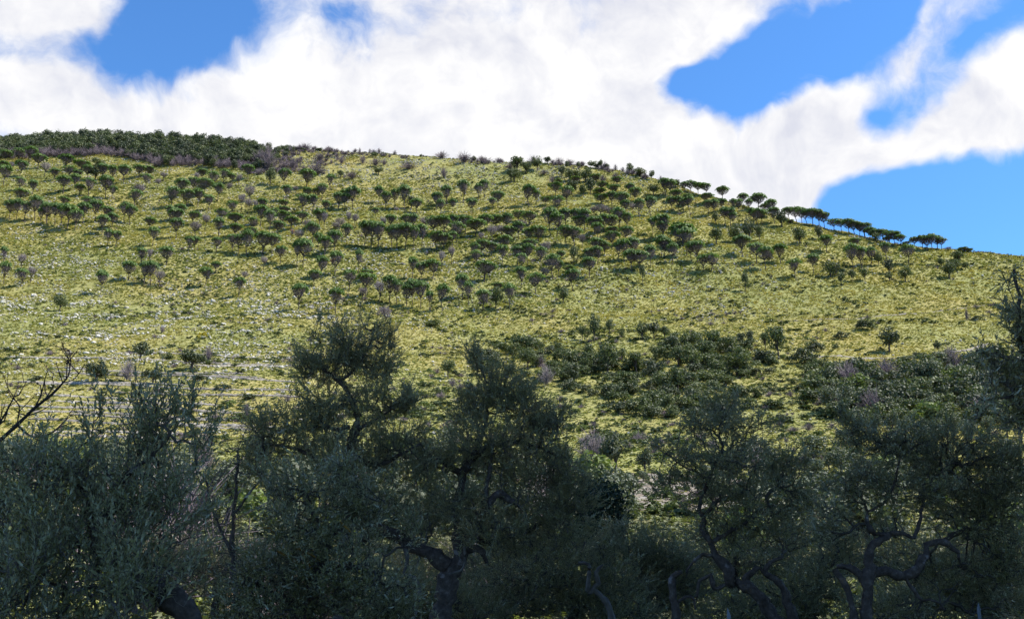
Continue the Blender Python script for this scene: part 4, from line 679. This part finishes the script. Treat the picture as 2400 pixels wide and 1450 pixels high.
# ---------------------------------------------------------------- the dark olive grove in front
bark, nt, o = new_mat('olive_bark'); tc_ = nt.nodes.new('ShaderNodeTexCoord'); g = nt.nodes.new('ShaderNodeNewGeometry')
bc = ramp(nt, tnoise(nt, tc_.outputs['Object'], 14, 7, .7), [(.3, (.035,.026,.022)), (.55, (.09,.07,.06)), (.8, (.21,.18,.16))])
lich = nt.nodes.new('ShaderNodeMapRange'); nt.links.new(tnoise(nt, tc_.outputs['Object'], 5.5, 7, .72), lich.inputs[0]); lich.inputs[1].default_value = .60; lich.inputs[2].default_value = .70
wh = nt.nodes.new('ShaderNodeMapRange'); nt.links.new(tnoise(nt, tc_.outputs['Object'], 4.3, 4, .6), wh.inputs[0]); wh.inputs[1].default_value = .62; wh.inputs[2].default_value = .68
bc = mixc(nt, math_n(nt, 'MULTIPLY', lich.outputs[0], .6), bc, (.20,.105,.025)); bc = mixc(nt, math_n(nt, 'MULTIPLY', wh.outputs[0], .6), bc, (.30,.27,.27))
bp = nt.nodes.new('ShaderNodeBump'); bp.inputs['Strength'].default_value = .9; bp.inputs['Distance'].default_value = .02; nt.links.new(tnoise(nt, tc_.outputs['Object'], 24, 8, .7), bp.inputs['Height'])
p = nt.nodes.new('ShaderNodeBsdfPrincipled'); p.inputs['Roughness'].default_value = .9; p.inputs['Specular IOR Level'].default_value = .2; nt.links.new(bc, p.inputs['Base Color']); nt.links.new(bp.outputs[0], p.inputs['Normal']); nt.links.new(p.outputs[0], o.inputs[0])
MAT['twigbark'] = solid_mat('olive_twigs', [(.3,(.06,.05,.042)), (.6,(.11,.095,.08)), (.85,(.18,.16,.14))], 5)
MAT['lichen'] = solid_mat('yellow_lichen', [(.3,(.16,.09,.02)), (.7,(.32,.18,.035))], 9)
MAT['palebark'] = solid_mat('pale_vine', [(.3,(.06,.05,.045)), (.7,(.17,.15,.135))], 12)
MAT['barebark'] = solid_mat('dark_bare_bark', [(.3,(.022,.018,.018)), (.7,(.055,.045,.04))], 9)
MAT['olive'] = foliage_mat('olive_leaves', (.13,.112,.036), (.20,.177,.06), (.29,.262,.115), .22, 1.2, (1.0,1.1,.6), .34, .7, (.34,.32,.20))
MAT['olive_blue'] = foliage_mat('olive_leaves_bluish', (.14,.125,.042), (.21,.195,.072), (.30,.28,.13), .2, 1.2, (1.0,1.1,.6), .34, .7, (.35,.335,.22))
MAT['holm'] = foliage_mat('evergreen_leaves', (.010,.020,.009), (.018,.033,.014), (.034,.052,.022), .12, 1.0)
MAT['bud'] = foliage_mat('young_buds', (.05,.035,.02), (.08,.055,.03), (.10,.09,.04), .2, 2)
fr = np.random.default_rng(77); DENS = 1.9
def leaf_tris(b, d, nrm, ln, wd, simple=False):
    """lance-shaped leaves, each four triangles with a fold along the midrib"""
    s = np.cross(d, nrm); s /= np.linalg.norm(s, axis=1)[:, None]+1e-9; n2 = np.cross(s, d); L_ = ln[:, None]; W_ = wd[:, None]
    f = n2*W_*.35
    if simple:
        V = np.stack([b, b+d*L_*.45-s*W_*.55+f, b+d*L_-n2*L_*.07, b+d*L_*.45+s*W_*.55+f], 1).reshape(-1, 3); k = np.arange(len(b))[:, None]*4
        return V, np.concatenate([k+np.array([[0,2,1]]), k+np.array([[0,3,2]])])
    V = np.stack([b, b+d*L_*.32-s*W_*.5+f, b+d*L_*.32+s*W_*.5+f, b+d*L_*.72-s*W_*.36+f*.7-n2*L_*.03, b+d*L_*.72+s*W_*.36+f*.7-n2*L_*.03, b+d*L_-n2*L_*.09], 1).reshape(-1, 3)
    k = np.arange(len(b))[:, None]*6; F_ = np.concatenate([k+np.array([[0,2,1]]), k+np.array([[1,2,4]]), k+np.array([[1,4,3]]), k+np.array([[3,4,5]])]); return V, F_
class Leaves:
    def __init__(s): s.b = []; s.d = []; s.n = []; s.l = []; s.w = []
    def spray(s, pts, rng, ln, pairs, wd=.23, ang=.75, fill=1.0):
        """opposite pairs of leaves up a shoot"""
        pts = np.asarray(pts); m = len(pts); t = np.linspace(.12, 1, pairs)*(m-1); i = np.minimum(t.astype(int), m-2); fr_ = (t-i)[:, None]
        c = pts[i]*(1-fr_)+pts[i+1]*fr_; ax = pts[i+1]-pts[i]; ax = ax/(np.linalg.norm(ax, axis=1)[:, None]+1e-9)
        ph = rng.uniform(0, 6.28)+np.arange(pairs)*1.57+rng.normal(0, .3, pairs)
        r = np.cross(ax, np.array([.31, .52, .79])); r /= np.linalg.norm(r, axis=1)[:, None]+1e-9; q = np.cross(ax, r)
        for sg in (0, math.pi):
            o_ = np.cos(ph+sg)[:, None]*r+np.sin(ph+sg)[:, None]*q; a = (ang+rng.normal(0, .22, pairs))*np.linspace(1.1, .55, pairs)
            d = ax*np.cos(a)[:, None]+o_*np.sin(a)[:, None]; d[:, 2] -= .06; d /= np.linalg.norm(d, axis=1)[:, None]
            nn = ax*np.sin(a)[:, None]-o_*np.cos(a)[:, None]+rng.normal(0, .3, (pairs, 3)); kp = rng.random(pairs) < fill
            l_ = ln*rng.uniform(.65, 1.2, pairs)*np.linspace(1.05, .7, pairs)
            s.b.append(c[kp]); s.d.append(d[kp]); s.n.append(nn[kp]); s.l.append(l_[kp]); s.w.append((l_*wd*rng.uniform(.8, 1.2, pairs))[kp])
    def mesh(s, name, mat, simple=False):
        V, F_ = leaf_tris(np.concatenate(s.b), np.concatenate(s.d), np.concatenate(s.n), np.concatenate(s.l), np.concatenate(s.w), simple); return fast_mesh(name, V, F_, mat)
def grove_tree(name, label, cat, depth, limbs, blobs, leaf=.055, wd=.22, n_per=1.0, mat='olive', depth_r=.55, seed=1, spray=.26, pairs=11, fill=.9, up=.55, group='dark olive trees in front', extra=()):
    """limbs: polylines of photo x, y, radius in photo px (depth offset in m optional); blobs: where the crown's shoots end, with count"""
    rng = np.random.default_rng(seed); root = link(name, None); px_m = F/depth
    allp = []; tb = MB()
    base = None
    for lb in limbs:
        pts = []
        for q in lb:
            dd = q[3] if len(q) > 3 else 0
            w_ = P(q[0], q[1], depth+dd); pts.append([*w_, q[2]/px_m])
        sp = spline(pts, .06); sp[:, :3] += rng.normal(0, .006, (len(sp), 3))+.012*np.sin(np.arange(len(sp))[:, None]*.9+np.array([0, 2, 4]))*np.minimum(1, sp[:, 3:4]/.04)
        sp[:, 3] *= 1+.10*np.sin(np.arange(len(sp))*.8)+.10*rng.standard_normal(len(sp))
        sp[:, 3] = np.maximum(sp[:, 3], .004); tb.tube(sp[:, :3], sp[:, 3], 9, rng, .07); allp.append(sp)
        if base is None: base = sp[0, :3].copy(); base[2] = float(height(base[0], base[1]))
    nodes = np.concatenate([a[:, :3] for a in allp]); nr0 = len(nodes)
    tips, dirs = [], []
    for bl in blobs:
        cx, cy, rx, ry, n = bl[:5]; dz = bl[5] if len(bl) > 5 else 0; n = int(n*n_per*DENS)
        c = P(cx, cy, depth+dz); v = rand_dirs(rng, n)*(rng.random(n)**.40)[:, None]
        m_ = max(3, n//8); sc_ = rand_dirs(rng, m_)*(rng.random(m_)**.40)[:, None]; v = np.where((rng.random(n) < .85)[:, None], sc_[rng.integers(0, m_, n)]+rng.normal(0, .17, (n, 3)), v)
        off = np.stack([v[:, 0]*rx/px_m, v[:, 1]*min(depth_r, max(rx, ry)/px_m*1.1), v[:, 2]*ry/px_m], 1); tips.append(c+off)
        d = v*np.array([.8, .8, .6])+np.array([0, 0, up])+rng.normal(0, .35, (n, 3)); dirs.append(d)
    tips = np.concatenate(tips); dirs = np.concatenate(dirs); dirs /= np.linalg.norm(dirs, axis=1)[:, None]
    ln_s = spray*rng.uniform(.7, 1.35, len(tips)); st = tips-dirs*ln_s[:, None]*.6
    # join every shoot to the nearest wood already standing, nearest first, so twigs branch from twigs
    dist = np.array([np.min(np.linalg.norm(nodes-q, axis=1)) for q in st]); order = np.argsort(dist)
    N_ = np.zeros((nr0+len(st)*3, 3)); N_[:nr0] = nodes; par = [-1]*nr0; cnt = nr0; depth_to = np.zeros(len(N_)); ends = []
    for i in order:
        dd = np.linalg.norm(N_[:cnt]-st[i], axis=1)+.25*depth_to[:cnt]; j = int(np.argmin(dd)); a = N_[j]; b_ = st[i]; L0 = np.linalg.norm(b_-a)
        k = 2; prev = j
        for q in (1/3, 2/3, 1):
            pnt = a+(b_-a)*q+(rng.normal(0, .05, 3)*L0+np.array([0, 0, .10*L0*math.sin(q*3.1)]) if q < 1 else 0)
            N_[cnt] = pnt; par.append(prev); depth_to[cnt] = depth_to[prev]+L0/3; prev = cnt; cnt += 1
        ends.append((prev, i))
    w8 = np.zeros(cnt)
    for e, _ in ends: w8[e] += 1
    for k in range(cnt-1, nr0-1, -1): w8[par[k]] += w8[k]
    rad = np.maximum(.0022, .0024*w8**.42)
    br = MB(); kids = {}
    for k in range(nr0, cnt):
        a, b_ = N_[par[k]], N_[k]
        if np.linalg.norm(a-b_) < 1e-4: continue
        r1 = min(rad[par[k]], rad[k]*1.35) if par[k] >= nr0 else rad[k]*1.15; br.tube([a, b_], [r1, rad[k]], 4 if rad[k] > .005 else 3)
    lv = Leaves()
    for e, i in ends:
        bend = rng.normal(0, .12, 3); t_ = np.linspace(0, 1, 5)[:, None]; pts = st[i]+dirs[i]*t_*ln_s[i]+bend*(t_**2)*ln_s[i]
        br.tube(pts[[0, 2, 4]], [.0024, .0018, .0009], 3); lv.spray(pts, rng, leaf, max(3, int(pairs*rng.uniform(.75, 1.2))), wd, .72, fill)
    for ch, me in (('trunk', tb.mesh('trunk', bark, True)), ('branches', br.mesh('branches', MAT['twigbark'])), ('crown', lv.mesh('crown', MAT[mat], depth > 10.5))):
        c_ = link(ch, me, root); c_.location = -base
    for ex_name, ex_mat, lines in extra:
        mb = MB()
        for lb in lines:
            sp = spline([[*P(q[0], q[1], depth+(q[3] if len(q) > 3 else -.25)), q[2]/px_m] for q in lb], .04); mb.tube(sp[:, :3], sp[:, 3], 6, rng, .12)
        c_ = link(ex_name, mb.mesh(ex_name, MAT[ex_mat], True), root); c_.location = -base
    root.location = base; tag(root, label, cat, group); return root
grove_tree('olive_tree', 'dark olive tree with large grey leaves and upright shoots, nearest at the left edge', 'olive tree', 7.0,
 [[(530,1985,40),(520,1750,34),(470,1560,31),(440,1450,29),(385,1385,26),(300,1340,22),(240,1290,19),(215,1220,17),(205,1150,15),(170,1105,12),(135,1085,9)],
  [(215,1225,14),(262,1185,11),(282,1130,8),(330,1085,5),(400,1020,3)],[(185,1120,8),(200,1090,6),(235,1078,6),(258,1120,4)],[(385,1385,14),(330,1345,8,-.2),(260,1372,5,-.3),(150,1375,3,-.3),(60,1340,2,-.3)],[(240,1290,10),(140,1260,8,.3),(40,1230,6,.5),(-60,1180,4,.5)]],
 [(200,1230,240,170,330),(330,1100,150,110,130),(100,1130,140,100,130),(330,1320,140,90,120,-.4),(80,1340,150,110,150,-.5),(330,1000,60,60,26),(325,905,12,75,13),(262,935,9,65,8),(400,925,16,65,13),(445,940,22,55,12),(368,960,30,70,18),(215,1000,20,50,8),(490,985,14,40,6),(60,1050,80,60,24),(430,1150,70,100,40),(200,1420,200,40,40,-.4),(470,1060,40,60,9)],
 .06, .26, .66, 'olive_blue', .75, 5, .30, 10, .92, 1.15)
grove_tree('olive_tree', 'tall airy olive whose feathery top stands against the grassy hill', 'olive tree', 12.0,
 [[(745,1700,26),(790,1560,22),(800,1400,18),(812,1250,15),(825,1130,13),(820,1060,13),(835,1000,10),(833,960,7),(818,920,6),(795,895,5),(765,870,4),(735,850,3)],
  [(822,1010,7),(850,998,6),(882,985,4),(920,955,3)],[(818,1000,6),(780,1005,4),(745,988,3)],[(795,895,4),(835,860,3),(870,800,2.5),(880,760,2)],[(820,1060,8),(870,1090,6),(930,1070,4),(985,1040,3)],[(824,1130,7),(760,1090,5),(690,1050,4),(620,1040,3)]],
 [(845,800,85,70,95),(790,845,100,55,90),(885,850,60,55,45),(735,865,60,40,42),(745,770,14,40,7),(770,930,90,35,50),(945,930,50,35,45),(880,945,90,50,60),(705,985,100,50,85),(640,1020,70,60,60),(800,1050,140,70,90),(930,1050,90,70,75),(860,1160,120,70,80),(600,1080,50,50,30),(905,800,35,18,8),(815,1090,90,70,60,-.4),(830,1190,70,60,40,-.4)],
 .058, .2, 1.2, 'olive', .7, 9, .25, 11, .92, .62)
grove_tree('olive_tree', 'bluish leafy olive in front of the tall airy one, yellow lichen on its twigs', 'olive tree', 8.5,
 [[(690,1860,24),(712,1600,20),(720,1450,17),(740,1350,14),(762,1280,9),(742,1220,5),(720,1160,3)],[(720,1425,9),(640,1390,6),(565,1345,4)],[(740,1350,8),(820,1330,6),(890,1340,4)],[(762,1280,6),(820,1210,4),(850,1150,3)]],
 [(720,1200,130,110,170),(800,1320,160,100,170),(640,1340,100,90,110),(890,1390,110,70,90),(860,1160,80,60,50),(560,1400,80,60,60),(680,1420,180,50,90),(800,1080,50,50,22),(960,1240,45,40,16)],
 .052, .23, 1.0, 'olive_blue', .8, 13, .24, 11, .92, .55, extra=[('lichen_twigs', 'lichen', [[(695,1282,2.5),(722,1295,3),(750,1312,2)],[(650,1290,2),(672,1302,3),(700,1316,2)],[(720,1312,2),(725,1325,3),(732,1332,1.5)],[(798,1222,2),(812,1236,3),(822,1246,2)],[(615,1238,2),(630,1236,3),(642,1248,2)]])])
grove_tree('olive_tree', 'big central olive with gnarled dark trunk, stub limb and orange lichen', 'olive tree', 12.5,
 [[(1010,1690,36),(1030,1500,26),(1042,1400,24),(1062,1335,23),(1080,1300,17),(1074,1250,15),(1072,1200,12),(1080,1150,11),(1086,1112,11),(1100,1075,9),(1122,1045,6),(1140,980,4),(1150,900,3)],
  [(1082,1108,9),(1052,1090,7),(1030,1080,6)],[(1050,1325,20),(1010,1300,16),(975,1285,14),(940,1262,14),(905,1243,14),(870,1243,13),(843,1276,10)],[(1088,1290,9),(1115,1283,8),(1135,1300,7),(1142,1318,4)],
  [(1128,1222,4,-.3),(1132,1190,7,-.3),(1140,1150,7,-.3),(1146,1100,5,-.2),(1150,1060,4)],[(1130,1205,7,-.3),(1150,1172,9,-.3),(1176,1158,10,-.3),(1203,1176,8,-.3)],[(1100,1075,7),(1170,1040,6),(1240,1040,4),(1310,1070,3)],[(1074,1240,9),(1150,1270,7,.3),(1240,1240,5,.4),(1330,1200,4,.4)]],
 [(1130,850,40,45,22),(1160,905,80,55,80),(1100,955,60,60,55),(1220,945,80,55,80),(1290,985,75,50,70),(1180,1030,150,75,170),(1080,1060,90,60,60),(1300,1080,90,75,95),(1210,1150,150,80,130,.3),(1140,1240,110,60,50,.4),(1330,1180,90,90,100,.2),(1000,1110,70,80,60),(1240,1260,130,70,110,.3),(960,1020,50,50,24),(1010,1210,60,60,40,.4),(1075,1185,60,55,50,-.4),(1150,1240,80,60,40,-.4)],
 .054, .19, 1.5, 'olive', .8, 17, .23, 12, .92, .6, extra=[('hanging_vine', 'palebark', [[(945,1272,5),(955,1310,5),(948,1345,5),(970,1352,5),(983,1382,5),(976,1430,4),(966,1455,3)],[(1052,1345,3),(1085,1330,3),(1090,1280,4),(1088,1255,3)]])])
grove_tree('olive_tree', 'open olive with S-bent trunk right of the stony field', 'olive tree', 13.0,
 [[(1850,1668,20),(1835,1500,17),(1788,1407,14),(1741,1369,13),(1707,1363,13),(1710,1338,13),(1695,1320,12),(1676,1298,9),(1664,1270,8),(1648,1242,7),(1650,1217,6),(1636,1195,6),(1644,1170,5),(1660,1120,4),(1690,1060,3)],
  [(1650,1208,5),(1666,1184,5),(1690,1172,4),(1740,1150,3)],[(1744,1360,7),(1760,1337,6),(1782,1332,5),(1796,1345,4)],[(1676,1298,4),(1648,1298,4),(1623,1320,3),(1608,1340,3)],[(1582,1415,3),(1608,1396,3),(1627,1405,3),(1629,1428,2)],[(1700,1368,5),(1672,1376,5),(1665,1352,5),(1640,1360,4),(1630,1398,3)],
  [(1870,1668,16),(1857,1455,11),(1847,1413,10),(1834,1375,9),(1803,1351,8),(1794,1335,7),(1803,1316,5),(1831,1307,4)],[(1590,1668,14),(1586,1440,10),(1577,1400,9),(1574,1369,8),(1580,1350,6),(1598,1338,4)],[(1664,1270,5),(1720,1240,4),(1800,1180,3)],[(1660,1120,3),(1600,1090,2),(1560,1060,2)]],
 [(1700,950,60,35,36),(1650,990,70,45,46),(1755,1010,80,55,60),(1590,1060,60,35,26),(1700,1080,130,65,110),(1830,1075,70,50,44),(1650,1140,80,50,52),(1760,1170,120,70,110),(1870,1140,70,55,46),(1700,1250,110,55,70,.4),(1830,1250,100,60,70,.4),(1560,1130,40,50,16),(1540,1030,30,20,7)],
 .058, .2, 1.25, 'olive', .8, 23, .24, 11, .9, .5)
grove_tree('olive_tree', 'olive with twisted forked trunk and zigzag limbs at the lower right', 'olive tree', 11.0,
 [[(2045,1735,22),(2036,1550,15),(2033,1413,12),(2033,1357,13),(2043,1329,12),(2034,1298,11),(2038,1280,10),(2062,1272,9),(2078,1255,7),(2084,1248,6),(2051,1251,6),(2035,1225,5),(2028,1205,4),(2042,1192,3.5),(2072,1178,3)],
  [(2086,1246,6),(2115,1250,5),(2142,1262,4)],[(2043,1342,11),(2074,1336,10),(2117,1351,11),(2148,1329,10),(2158,1307,8),(2176,1301,8),(2170,1273,7),(2198,1267,8),(2223,1277,7),(2246,1294,5)],[(2026,1360,10),(2002,1335,8),(1962,1330,6)],[(1957,1333,6),(1981,1372,7),(1996,1413,8),(2010,1560,10)],
  [(2120,1354,4),(2142,1382,4),(2161,1407,3),(2192,1406,3),(2214,1426,2)],[(2072,1178,3),(2100,1120,3),(2110,1060,2)],[(2142,1262,4),(2160,1200,4),(2180,1130,3),(2240,1080,2)],[(2198,1267,5,.3),(2280,1230,5,.4),(2290,1190,4,.4),(2340,1130,3,.4)]],
 [(2010,1000,50,35,22),(2090,1030,130,60,110),(2250,1060,130,75,150),(2350,1120,80,90,110),(1990,1110,80,60,50),(2120,1135,120,50,70),(2280,1190,120,75,150,.3),(1940,1200,50,60,36),(2350,1290,80,90,110,.2),(2210,1340,120,60,110,.5),(2330,1400,100,60,90,.3),(2080,1420,130,40,60,.5),(2060,1220,110,50,26,.4),(1970,960,20,20,5)],
 .054, .19, 1.35, 'olive', .8, 29, .23, 11, .9, .5)
grove_tree('olive_tree', 'olive branch reaching in from the right edge of the picture', 'olive tree', 6.5,
 [[(2800,2030,34),(2760,1500,28),(2640,1050,18),(2500,910,11),(2415,850,8),(2385,780,6),(2390,680,4),(2378,632,3)],[(2415,850,6),(2335,832,4),(2288,818,2.5)],[(2480,900,7),(2420,960,5),(2370,930,4),(2310,940,3)],[(2640,1050,10),(2600,850,8),(2560,700,5)]],
 [(2390,725,30,80,30),(2340,850,45,40,30),(2385,890,45,60,40),(2375,640,20,30,7),(2405,800,30,60,28),(2300,830,25,25,8),(2310,945,25,30,9),(2370,970,50,40,26),(2480,900,70,150,90),(2560,720,80,150,90)],
 .054, .21, .62, 'olive', .5, 31, .24, 10, .92, .55)
# low olives further back, filling the bottom of the view
for q, (dp, lab, limbs, blobs, sd) in enumerate([
 (15.5, 'low fine-leaved olive behind the central gnarled one', [[(1330,1600,16),(1340,1450,12),(1340,1380,8),(1290,1320,5)],[(1340,1440,8),(1420,1360,5)]], [(1250,1350,160,90,170),(1400,1370,120,85,130),(1340,1270,110,50,60),(1180,1410,120,50,90),(1400,1430,140,40,80)], 41),
 (17.0, 'low fine-leaved olive below the stony field', [[(1500,1570,14),(1505,1420,10),(1500,1350,7)],[(1505,1420,6),(1580,1330,4)]], [(1540,1290,90,65,110),(1470,1320,90,70,110),(1600,1370,90,70,90),(1500,1410,120,50,90),(1440,1240,40,50,26)], 43),
 (16.0, 'low fine-leaved olive between the two twisted ones at the right', [[(1900,1590,14),(1905,1440,10),(1920,1360,6)],[(1905,1440,6),(1850,1370,4)]], [(1920,1370,90,70,110),(1830,1410,110,50,100),(1740,1430,130,40,90),(1960,1280,60,60,50)], 47),
 (14.5, 'low dark olive under the big left limb of the central tree', [[(1000,1620,14),(985,1480,10),(960,1400,6)],[(985,1480,6),(900,1420,4)]], [(960,1400,120,60,120),(1080,1420,110,50,90),(860,1430,90,40,60),(1000,1210,60,40,20)], 53),
 (19.0, 'low dense olive behind the left and the airy trees', [[(500,1530,14),(505,1420,10),(510,1340,6)]], [(520,1330,150,80,170),(380,1300,130,70,100),(650,1330,130,80,120)], 63),
 (20.0, 'low dense olive far behind the central trunk', [[(1120,1520,14),(1120,1400,10),(1120,1320,6)]], [(1120,1330,150,75,190),(960,1320,120,70,110),(1280,1330,110,70,110)], 67),
 (21.0, 'low dense olive far behind the S-bent trunk', [[(1720,1505,14),(1722,1400,10),(1725,1310,6)]], [(1720,1320,150,75,190),(1580,1350,110,60,110),(1860,1310,110,75,120)], 71),
 (20.5, 'low dense olive far behind the twisted trunk at the right', [[(2150,1510,14),(2152,1400,10),(2155,1310,6)]], [(2150,1320,160,75,190),(2330,1300,120,80,150),(2010,1300,90,70,80)], 73),
 (15.0, 'low olive at the lower right corner behind a grey post', [[(2290,1610,14),(2280,1470,10),(2260,1400,6)],[(2280,1470,6),(2350,1400,4)]], [(2240,1400,120,60,120),(2360,1380,80,70,80),(2120,1420,100,50,70)], 59)]):
    grove_tree('olive_tree', lab, 'olive tree', dp, limbs, blobs, .056, .20, 2.7, 'olive', 1.0, sd, .24, 11, .92, .6)
# gnarled pale dead stems beside the fine-leaved olive
def bare_tree(name, label, cat, depth, limbs, mat, group=None, spurs=0, seed=3, buds=False):
    rng = np.random.default_rng(seed); root = link(name, None); mb = MB(); bd = Leaves(); base = None
    for lb in limbs:
        sp = spline([[*P(q[0], q[1], depth+(q[3] if len(q) > 3 else 0)), q[2]*depth/F*.8] for q in lb], .05)
        if base is None: base = sp[0, :3].copy(); base[2] = float(height(base[0], base[1]))
        sp[:, 3] *= 1+.12*rng.standard_normal(len(sp)); mb.tube(sp[:, :3], np.maximum(sp[:, 3], .003), 7, rng, .06)
        if spurs:
            for i in range(2, len(sp)):
                if rng.random() < spurs and sp[i, 3] < .022 and lb is not limbs[0]:
                    d = rng.normal(0, .6, 3)+np.array([.1, 0, .7]); d /= np.linalg.norm(d); l_ = rng.uniform(.05, .28); e = sp[i, :3]+d*l_; m_ = (sp[i, :3]+e)/2+rng.normal(0, .02, 3)
                    mb.tube([sp[i, :3], m_, e], [.006, .005, .003], 4)
                    if l_ > .15: mb.tube([m_, m_+rng.normal(0, .05, 3)+np.array([0, 0, .06])], [.004, .002], 3)
                    if buds: bd.spray([e-d*.03, e+d*.02], rng, .035, 3, .35, .5, 1)
    c_ = link('trunk', mb.mesh('trunk', mat, True), root); c_.location = -base
    if buds: c_ = link('buds', bd.mesh('buds', MAT['bud']), root); c_.location = -base
    root.location = base; tag(root, label, cat, group)
bare_tree('dead_olive', 'gnarled pale dead olive stem with hooked stubs below the stony field', 'dead tree', 14.0,
 [[(1450,1650,10),(1440,1500,9),(1428,1425,9),(1412,1400,8),(1391,1378,7),(1403,1366,6),(1397,1341,6),(1413,1322,3)],[(1391,1378,6),(1378,1392,7),(1379,1360,7),(1380,1322,6),(1355,1319,4)]], MAT['palebark'], None, 0)
bare_tree('bare_tree', 'leafless budding tree reaching in from the left edge over the terraces', 'bare tree', 9.0,
 [[(-330,1830,16),(-260,1400,13),(-120,1130,9),(0,1037,6)],[(-20,1050,6),(40,995,5),(82,955,4.2),(120,925,3.6),(147,897,3),(160,880,2.4),(166,855,1.8),(165,837,1.5),(162,820,1.2)],[(147,897,2),(170,890,1.6),(185,875,1.4),(199,852,1)],[(166,848,1.6),(150,827,1.2),(142,814,1)],[(82,955,2.4),(97,922,2),(104,892,1.6),(112,868,1)],[(147,897,1.8),(138,870,1.4),(131,848,1)],
  [(-60,1080,4),(15,965,2.6),(32,930,2.2),(44,925,1.6),(62,893,1)],[(40,995,3.2),(58,1012,3),(82,1024,3),(120,1015,2.6),(140,1000,2),(172,990,1.5)],[(40,995,2.4),(45,950,2),(25,930,1.4)],[(105,935,2),(125,905,1.6),(122,885,1.1)],[(60,975,2),(90,965,1.6),(125,945,1.2)],[(-100,1100,5),(-20,1010,3.2),(10,985,2.4),(20,950,1.4)]], MAT['barebark'], None, .30, 6, True)
# twiggy half-bare olive between the left tree and the airy one
grove_tree('olive_sapling', 'sparse half-bare twiggy olive between the left tree and the airy one', 'olive tree', 13.5,
 [[(560,1650,10),(555,1450,8),(545,1300,6),(550,1180,4),(560,1060,3)],[(545,1300,4),(500,1200,3),(480,1120,2)],[(550,1200,3),(610,1120,2.5),(630,1060,2)]],
 [(555,1060,55,80,70),(530,1180,60,80,80),(545,1300,60,70,70),(610,1000,40,60,30)], .045, .17, 1.0, 'olive', .6, 61, .22, 8, .35, .5)
# dense dark evergreen bush at the right shoulder of the central olive
rng = np.random.default_rng(71); er = link('evergreen_bush', None); dp = 19.0; pm = F/dp; c0 = P(1405, 1210, dp); bz = float(height(c0[0], dp)); tb = MB(); tb.tube([[0,0,-.1],[.05,0,1.2],[0,.05,3.2]], [.12,.09,.04], 7); V_ = []; F_ = []; n0 = 0
n = 9000; cl_ = rand_dirs(rng, 26)*np.array([.55, .6, 1.0])*rng.uniform(.5, 1.0, (26, 1))+np.array([0, 0, c0[2]-bz-.1]); k = rng.integers(0, 26, n); d = rand_dirs(rng, n); c = cl_[k]+d*rng.uniform(.1, .34, n)[:, None]
nn = d+.9*rand_dirs(rng, n); nn /= np.linalg.norm(nn, axis=1)[:, None]; V_, F_ = leaf_quads(c, nn, .032, rng, 1.3); link('trunk', tb.mesh('trunk', bark), er); link('crown', fast_mesh('crown', V_, F_, MAT['holm']), er); er.location = (c0[0], dp, bz)
tag(er, 'dense blackish evergreen bush at the right shoulder of the central olive', 'bush')
# two grey posts and a tan stone
def post(px, ptop, dp, wpx, label, slant):
    x_, y_, zt = P(px, ptop, dp); r_ = wpx/F*dp/2; zb = float(height(x_, y_)); root = link('fence_post', None); mb = MB(); h_ = zt-zb
    mb.tube([[0,0,-.2],[0,0,h_*.5],[0,0,h_-.05]], [r_, r_, r_], 8); mb.tube([[0,0,h_-.05],[0,0,h_-.045],[slant*r_,0,h_]], [r_, r_*.98, r_*.15], 8); link('shaft', mb.mesh('shaft', MAT['post']), root)
    cb = MB(); cb.tube([[0,0,h_-.16],[0,0,h_-.13]], [r_*1.18, r_*1.18], 8); link('collar', cb.mesh('collar', MAT['post']), root); root.location = (x_, y_, zb); tag(root, label, 'post', 'grey posts in the grove')
post(1707, 1424, 6.5, 9, 'slim blue-grey post with pointed tip at the bottom, below the S-bent olive', -.4); post(2292, 1412, 7.5, 8, 'slim blue-grey post with flat tip at the lower right', .2)
h_ = P(540, 1400, 27); o = link('tan_stone', rock_mesh('tan_stone', rng, MAT['tan'], 1.5)); zb = float(height(h_[0], 27)); o.location = (h_[0], 27, zb+.45); o.scale = (.45, .4, .8); tag(o, 'sunlit tan stone glimpsed between the olives at the lower left', 'rock')
# umbrella pines added out of view so that their crowns shade the grove
big = [pine_parts(np.random.default_rng(90+i)) for i in range(3)]
for i, (x_, y_, h_, w_) in enumerate([(13.5, 4, 21, 17), (14.5, 10, 23, 17), (22, 19, 26, 17), (7.0, -3, 20, 17), (24, 8, 26, 17), (8.5, 3.5, 19, 14), (17.5, 16, 32, 17)]):
    t_, b_, c_ = big[i % 3]; root = link('added_shade_pine', None)
    n = 6500; rr = np.random.default_rng(100+i); C = 40; ph = np.arange(C)*2.4; rh = .44*np.sqrt(np.arange(C)/C); cs = np.stack([rh*np.cos(ph), rh*np.sin(ph), .64+.28*np.sqrt(1-(rh/.5)**2)], 1)
    k = rr.integers(0, C, n); d = rand_dirs(rr, n); d[:, 2] = np.abs(d[:, 2])-.2; c = cs[k]+d*.085*rr.uniform(.6, 1, n)[:, None]; V_, F_ = leaf_quads(c, rand_dirs(rr, n), .014, rr, 1.1)
    link('trunk', t_, root); link('dead_branches', b_, root); link('crown', fast_mesh('crown', V_, F_, MAT['pine']), root)
    place(root, (x_, y_, 0), rr.uniform(0, 6.28), (w_, w_, h_)); tag(root, 'unseen umbrella pine added at the right to shade the olive grove', 'pine', 'added pines out of view shading the grove')
# grass and weeds under the grove
n = 16000; y = rg.uniform(4, 38, n); x = rg.uniform(-.65, .65, n)*(y+4); z = height(x, y); k = rg.random(n) < .75
s = rg.uniform(.35, .8, n)[:, None]*np.stack([np.ones(n), np.ones(n), rg.uniform(.5, 1.0, n)], 1)
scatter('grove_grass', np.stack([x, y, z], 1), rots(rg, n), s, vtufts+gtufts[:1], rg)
